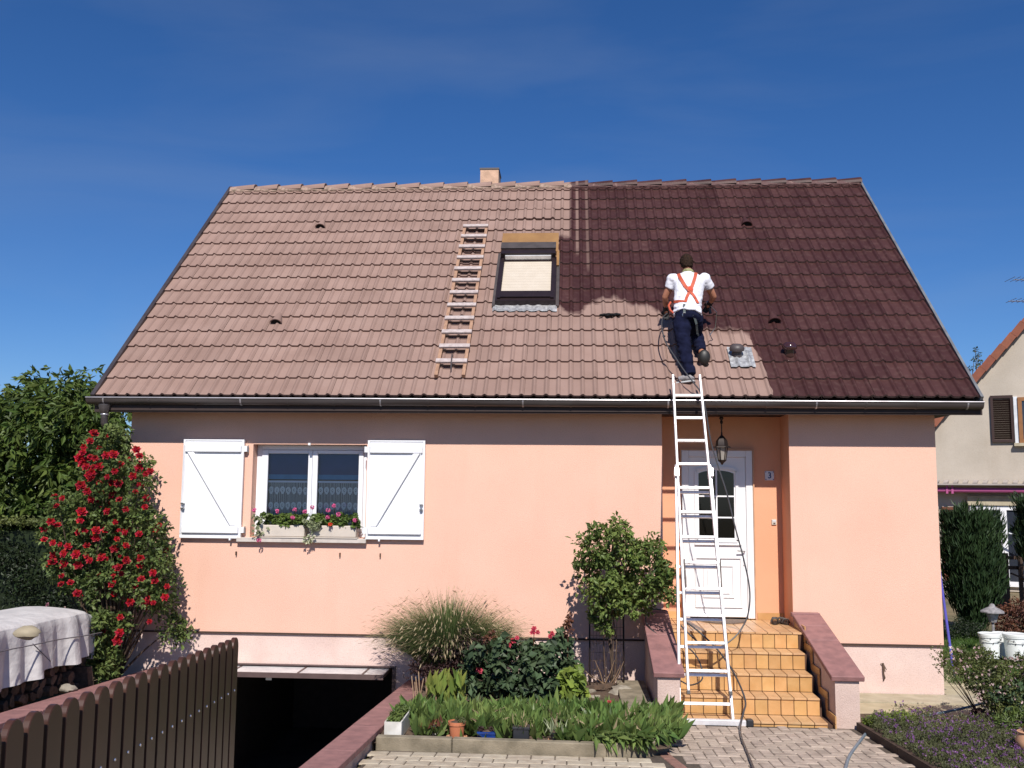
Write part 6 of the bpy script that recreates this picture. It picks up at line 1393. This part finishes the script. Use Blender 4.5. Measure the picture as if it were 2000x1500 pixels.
# buckets
def bucket(px, pyt, y, r, h, lab, lidded):
    p = at(px, pyt, y); z0 = p.z-h; o = empty('bucket', (p.x, p.y, z0), lab, 'bucket', 'white plastic buckets on the lawn'); c_ = Vector((p.x, p.y, z0))
    MB().lathe(c_, [(r*.84, 0), (r*.98, h*.86), (r*1.05, h*.86), (r*1.05, h*.90), (r*.99, h*.90), (r*1.0, h-.004), (r*.93, h-.004), (r*.93, h*.7)], 24).build('bucket_body', 'bucket', o)
    MB().lathe(c_, [(r*1.07, h-.03), (r*1.09, h), (r*.95, h+.006), (r*.9, h+.002)], 24).build('lid' if lidded else 'rim', 'bucket', o)
    MB().tube([c_+Vector((math.cos(t)*r*1.06, math.sin(t)*r*1.06-.01, h*.86-.05*max(0, -math.sin(t)))) for t in [math.pi+math.pi*j/12 for j in range(13)]], .004, 5).build('handle', 'steel', o)
    q = MB()
    for _ in range(5): a = random.uniform(3.5, 5.9); q.obox(c_+Vector((math.cos(a)*r*1.0, math.sin(a)*r*1.0-.002, h*random.uniform(.5, .8))), (.012, 0, 0), (0, -.003, 0), (0, 0, .02))
    q.build('paint_drips', 'ventgrey', o)
bucket(1932, 1237, 2.2, .135, .33, 'leftmost white bucket with a lid and dark paint drips', True); bucket(1955, 1236, 2.55, .12, .33, 'middle white bucket, half hidden behind the other two', True); bucket(1983, 1238, 2.1, .155, .34, 'rightmost and widest white bucket, cut by nothing but the bush', False)
# leaning pole
pa, pb = at(1861, 1302, .15), at(1842, 1165, .35); o = empty('leaning_pole', pa, 'blue violet pole leaning against the right side of the house', 'pole'); MB().tube([pa, pb, pb+(pb-pa)*.8], .016, 8).build('shaft', 'pole', o); c_ = pa.lerp(pb, .25); MB().tube([c_, c_+(pb-pa)*.03], .026, 8).build('clamp', 'alu', o); MB().tube([pa-(pb-pa)*.12, pa], .012, 8).build('tip', 'steel', o)
# garden lamp shaped like a stone lantern
p = at(1938, 1192, 2.9); o = empty('garden_lamp', (p.x, p.y, 0), 'grey garden lamp with a flat hat behind the buckets', 'garden lamp')
MB().lathe((p.x, p.y, p.z), [(.17, -.03), (.17, -.015), (.11, .02), (.05, .05), (.03, .09), (0, .1)], 8).build('hat', 'greyplastic', o); MB().lathe((p.x, p.y, p.z-.17), [(.05, 0), (.09, .12), (.085, .14)], 8).build('lamp_body', 'greyplastic', o); MB().tube([(p.x, p.y, 0), (p.x, p.y, p.z-.16)], .02, 8).build('post', 'greyplastic', o)
# conifers
def conifer(px0, px1, pyt, pyb, y, lab, base, seed, n=520):
    o = plant('conifer', lab, 'conifer', base, 'dark conifers before the neighbouring house'); C = []; D_ = []
    zt = at((px0+px1)/2, pyt, y).z; zb = at((px0+px1)/2, pyb, y).z; xc = at((px0+px1)/2, pyt, y).x; hw = abs(at(px1, pyt, y).x-at(px0, pyt, y).x)/2; rs_ = random.Random(seed); cl = []
    for _ in range(n):
        t = rs_.random(); w = hw*(.62+.38*math.sin(min(1, t*1.25)*math.pi*.62))*(1 if t > .25 else .45+.55*t/.25); a = rs_.uniform(0, 6.28); r = w*rs_.uniform(.35, 1.02); cl.append((xc+math.cos(a)*r, y+math.sin(a)*r, zb+(zt-zb)*t*(1.0 if rs_.random() < .9 else 1.06)))
    cl = np.array(cl); C = np.repeat(cl, 26, axis=0)+RN.normal(size=(len(cl)*26, 3))*.05; rel = C-np.array([xc, y, 0]); rel[:, 2] = 0; rel /= np.linalg.norm(rel, axis=1, keepdims=True)+1e-6
    D_ = rel*.55+RN.normal(size=C.shape)*.25; D_[:, 2] += 1.0; V, F = leaf_arrays(C, D_, rel+RN.normal(size=C.shape)*.3, RN.uniform(.09, .18, len(C)), .03, .1); mesh_np('foliage', V, F, 'f_conifer', None, o)
    MB().tube([base, (xc, y, zb+.3), (xc, y, zt-.3)], [.06, .05, .02], 7).build('trunk', 'bark', o)
conifer(1836, 1952, 1003, 1218, 5.0, 'dark green conifer beside the right corner of the pink house', (12.35, 5.0, 0), 1, 640)
conifer(1984, 2080, 972, 1140, 7.0, 'dark conifer cut off by the right edge of the picture', (14.6, 7.0, 0), 2, 460)
o = plant('rust_shrub', 'low rust-red shrub behind the buckets', 'shrub', (13.2, 5.0, 0)); A = poly_pts([(1945, 1190), (1975, 1178), (2060, 1185), (2060, 1240), (1950, 1240)], 90, 4.4, 5.2); V, F = clump_leaves(A, np.full(90, .12), 50, .05, .5); mesh_np('foliage', V, F, 'f_red', None, o); MB().tube([(13.2, 5, 0), (13.3, 5, .4)], .02, 5).build('stem', 'bark', o)
o = plant('low_dark_clumps', 'low black-green leaf clumps between house corner and conifer', 'hedge', (11.6, 4.6, 0)); A = np.array([(random.uniform(11.0, 12.15), random.uniform(4.2, 4.8), random.uniform(.05, .28)) for _ in range(70)]); V, F = clump_leaves(A, np.full(70, .10), 70, .035, .5); mesh_np('foliage', V, F, 'f_hedge', None, o)  # near-black leaf clumps filling the dark area beside the conifer
# fence behind
FE = empty('timber_fence', (14, 9, 0), 'dark brown timber fence with wide gaps before the patio door', 'fence')
for x0, x1, z1 in ((13.98, 14.1, 1.15), (14.16, 14.42, 1.15), (14.62, 14.70, 1.1), (15.3, 15.38, 1.1), (16.0, 16.08, 1.1)): box('post', 'fence', FE, x0, x1, 8.45, 8.5, 0, z1)
for z in (.82, 1.02): box('rail', 'fence', FE, 14.0, 18, 8.505, 8.55, z, z+.07)
MB().bar((14.45, 8.44, .75), (16, 8.44, .1), .05, .03).build('brace', 'fence', FE)
q = MB()
for j in range(34): q.tube([(14.7+j*.09, 8.52, .05), (14.7+j*.09, 8.52, .82)], .003, 4)
for j in range(9): q.tube([(14.7, 8.525, .08+j*.09), (17.8, 8.525, .08+j*.09)], .003, 4)
q.build('wire_mesh', 'concrete', FE)

# ================================================================== NEIGHBOURING HOUSE
NH = empty('neighbour_house', (14.8, 13, 0), 'cream neighbouring house with red verge tiles and pink awning case', 'house'); NYp = 13.0
m = MB()
NX0, NX1, ZE, ZA = 14.55, 24.4, 3.75, 9.35; AX = (NX0+NX1)/2
m.prism([(NX0, NYp, 0), (NX1, NYp, 0), (NX1, NYp, ZE), (AX, NYp, ZA), (NX0, NYp, ZE)], (0, 9, 0)); wl = m.build('wall', 'nwall', NH)
for s_ in (0, 1):
    a = Vector((NX0-.25, NYp-.12, ZE-.22)) if s_ == 0 else Vector((NX1+.25, NYp-.12, ZE-.22)); b_ = Vector((AX, NYp-.12, ZA+.08)); d_ = (b_-a); n_ = Vector((-d_.z, 0, d_.x)).normalized(); n_ = n_ if n_.z > 0 else -n_
    MB().prism([a, b_, b_+n_*.10, a+n_*.10], (0, 9.3, 0)).build('roof_slope', 'ntile', NH)
    L = d_.length; dd = d_.normalized(); k = int(L/.36)
    for j in range(k):
        p = a+dd*(j*.36); q = MB(); q.prism([p+n_*.085-Vector((0, .04, 0)), p+dd*.375+n_*.115-Vector((0, .04, 0)), p+dd*.375+n_*.145-Vector((0, .04, 0)), p+n_*.125-Vector((0, .04, 0))], (0, .24, 0)); q.prism([p-n_*.06-Vector((0, .045, 0)), p+dd*.37-n_*.04-Vector((0, .045, 0)), p+dd*.37+n_*.13-Vector((0, .045, 0)), p+n_*.11-Vector((0, .045, 0))], (0, .03, 0)); q.build('verge_tile', 'ntile', NH)
wn = MB(); x0, x1, z0_, z1_ = 16.66, 18.1, 3.60, 4.72
for q in ((x0, x0+.09, 12.93, 13.0, z0_, z1_), (x1-.09, x1, 12.93, 13.0, z0_, z1_), (x0+.09, x1-.09, 12.93, 13.0, z0_, z0_+.09), (x0+.09, x1-.09, 12.93, 13, z1_-.09, z1_), (x0+.66, x0+.74, 12.93, 13, z0_+.09, z1_-.09)): wn.box(*q)
wn = wn.build('window', 'nwood', NH); box('pane', 'glassdark', wn, x0+.09, x1-.09, 12.96, 12.97, z0_+.09, z1_-.09); box('sill', 'conlight', wn, x0-.12, x1+.1, 12.86, 13.0, z0_-.08, z0_-.005); box('surround', 'number', wn, x0-.09, x0-.005, 12.965, 13.0, z0_-.02, z1_+.02)
def nshutter(x0, x1, z0_, z1_, m, lab=None):
    s_ = empty('shutter', ((x0+x1)/2, 12.95, z0_), parent=NH); q = MB()
    for b_ in ((x0, x0+.06, 12.93, 12.985, z0_, z1_), (x1-.06, x1, 12.93, 12.985, z0_, z1_), (x0+.06, x1-.06, 12.93, 12.985, z0_, z0_+.07), (x0+.06, x1-.06, 12.93, 12.985, z1_-.07, z1_)): q.box(*b_)
    q.build('frame', m, s_); k = int((z1_-z0_-.14)/.055)
    for j in range(k): z = z0_+.075+j*.055; MB().add([(x0+.06, 12.975, z), (x1-.06, 12.975, z), (x1-.06, 12.94, z+.05), (x0+.06, 12.94, z+.05)], [(0, 1, 2, 3)]).build('slat', m, s_)
nshutter(16.06, 16.56, 3.62, 4.78, 'nshut'); nshutter(14.86, 15.36, .2, 2.02, 'nshutR'); nshutter(17.02, 17.5, .2, 2.1, 'nshutR')
aw = MB(); aw.tube([(14.7, 12.72, 2.44), (20, 12.72, 2.44)], .065, 10); aw = aw.build('awning', 'pink', NH); 
for x in (14.98, 15.10, 17.0, 17.1): box('arm_bracket', 'pink', aw, x, x+.05, 12.64, 12.8, 2.35, 2.56)
lg = box('ledge', 'awn', NH, 14.6, 20, 12.55, 12.99, 2.56, 2.60)
for j in range(24): x = 14.7+j*.22; MB().obox((x, 12.56, 2.605), (.10, 0, 0), (.04, .42, .06), (0, 0, .03)).build('ledge_tile', 'ntile' if j < 0 else 'awn', NH)
dr = MB(); X0, X1 = 15.5, 16.98
for q in ((X0, X0+.12, 12.92, 13.0, .12, 2.06), (X1-.10, X1, 12.92, 13, .12, 2.06), (X0+.12, X1-.1, 12.92, 13, .12, .24), (X0+.12, X1-.1, 12.92, 13, 1.96, 2.06), (X0+.66, X0+.80, 12.92, 13, .24, 1.96)): dr.box(*q)
dr = dr.build('patio_door', 'white', NH); box('pane', 'glassdark', dr, X0+.12, X1-.1, 12.96, 12.97, .24, 1.96); box('shutter_case', 'conlight', dr, X0-.05, X1+.05, 12.88, 12.999, 2.07, 2.30)
MB().tube([(16.3, 12.6, 1.42), (17.0, 12.5, 1.2)], .02, 6).build('crank_rod', 'number', dr)
NH.rotation_euler.z = math.radians(-22)
AN = empty('tv_antenna', (17.2, 13.5, 7.2), 'small tv antenna poking in at the right edge above the neighbouring roof', 'antenna'); MB().tube([(17.45, 13.5, 6.2), (17.45, 13.5, 8.2)], .02, 6).build('mast', 'steel', AN)
for z, x0 in ((7.95, 17.13), (7.38, 16.98)): MB().tube([(x0, 13.5, z), (18.0, 13.5, z)], .012, 6).build('boom', 'steel', AN)
for z in (7.95, 7.38):
    for j in range(5): MB().tube([(17.05+j*.14, 13.2, z+.02), (17.05+j*.14, 13.8, z+.02)], .008, 5).build('element', 'steel', AN)
# thin tree behind the neighbour
tb = Vector((18.6, 20, 0)); o = plant('sparse_tree', 'thin sparse tree top showing between the two roofs', 'tree', tb); A = np.array([at(px, py, 20) for px, py in ((1905, 682), (1912, 692), (1903, 700), (1908, 715), (1895, 720), (1888, 735), (1900, 742), (1893, 752), (1915, 706), (1885, 745))]+[tuple(Vector((18.6+random.uniform(-1.2, 1.5), 20, random.uniform(3.6, 6.0)))) for _ in range(40)])
V, F = clump_leaves(A, RN.uniform(.08, .16, len(A)), 24, .10, .4, shell=.4); mesh_np('crown', V, F, 'f_dark', None, o); st = MB(); st.tube([tb, (18.5, 20, 4)], [.14, .08], 7); branches(st, (18.5, 20, 3.6), [tuple(c) for c in A], .03, .008, .2, 5); st.build('trunk', 'bark', o)
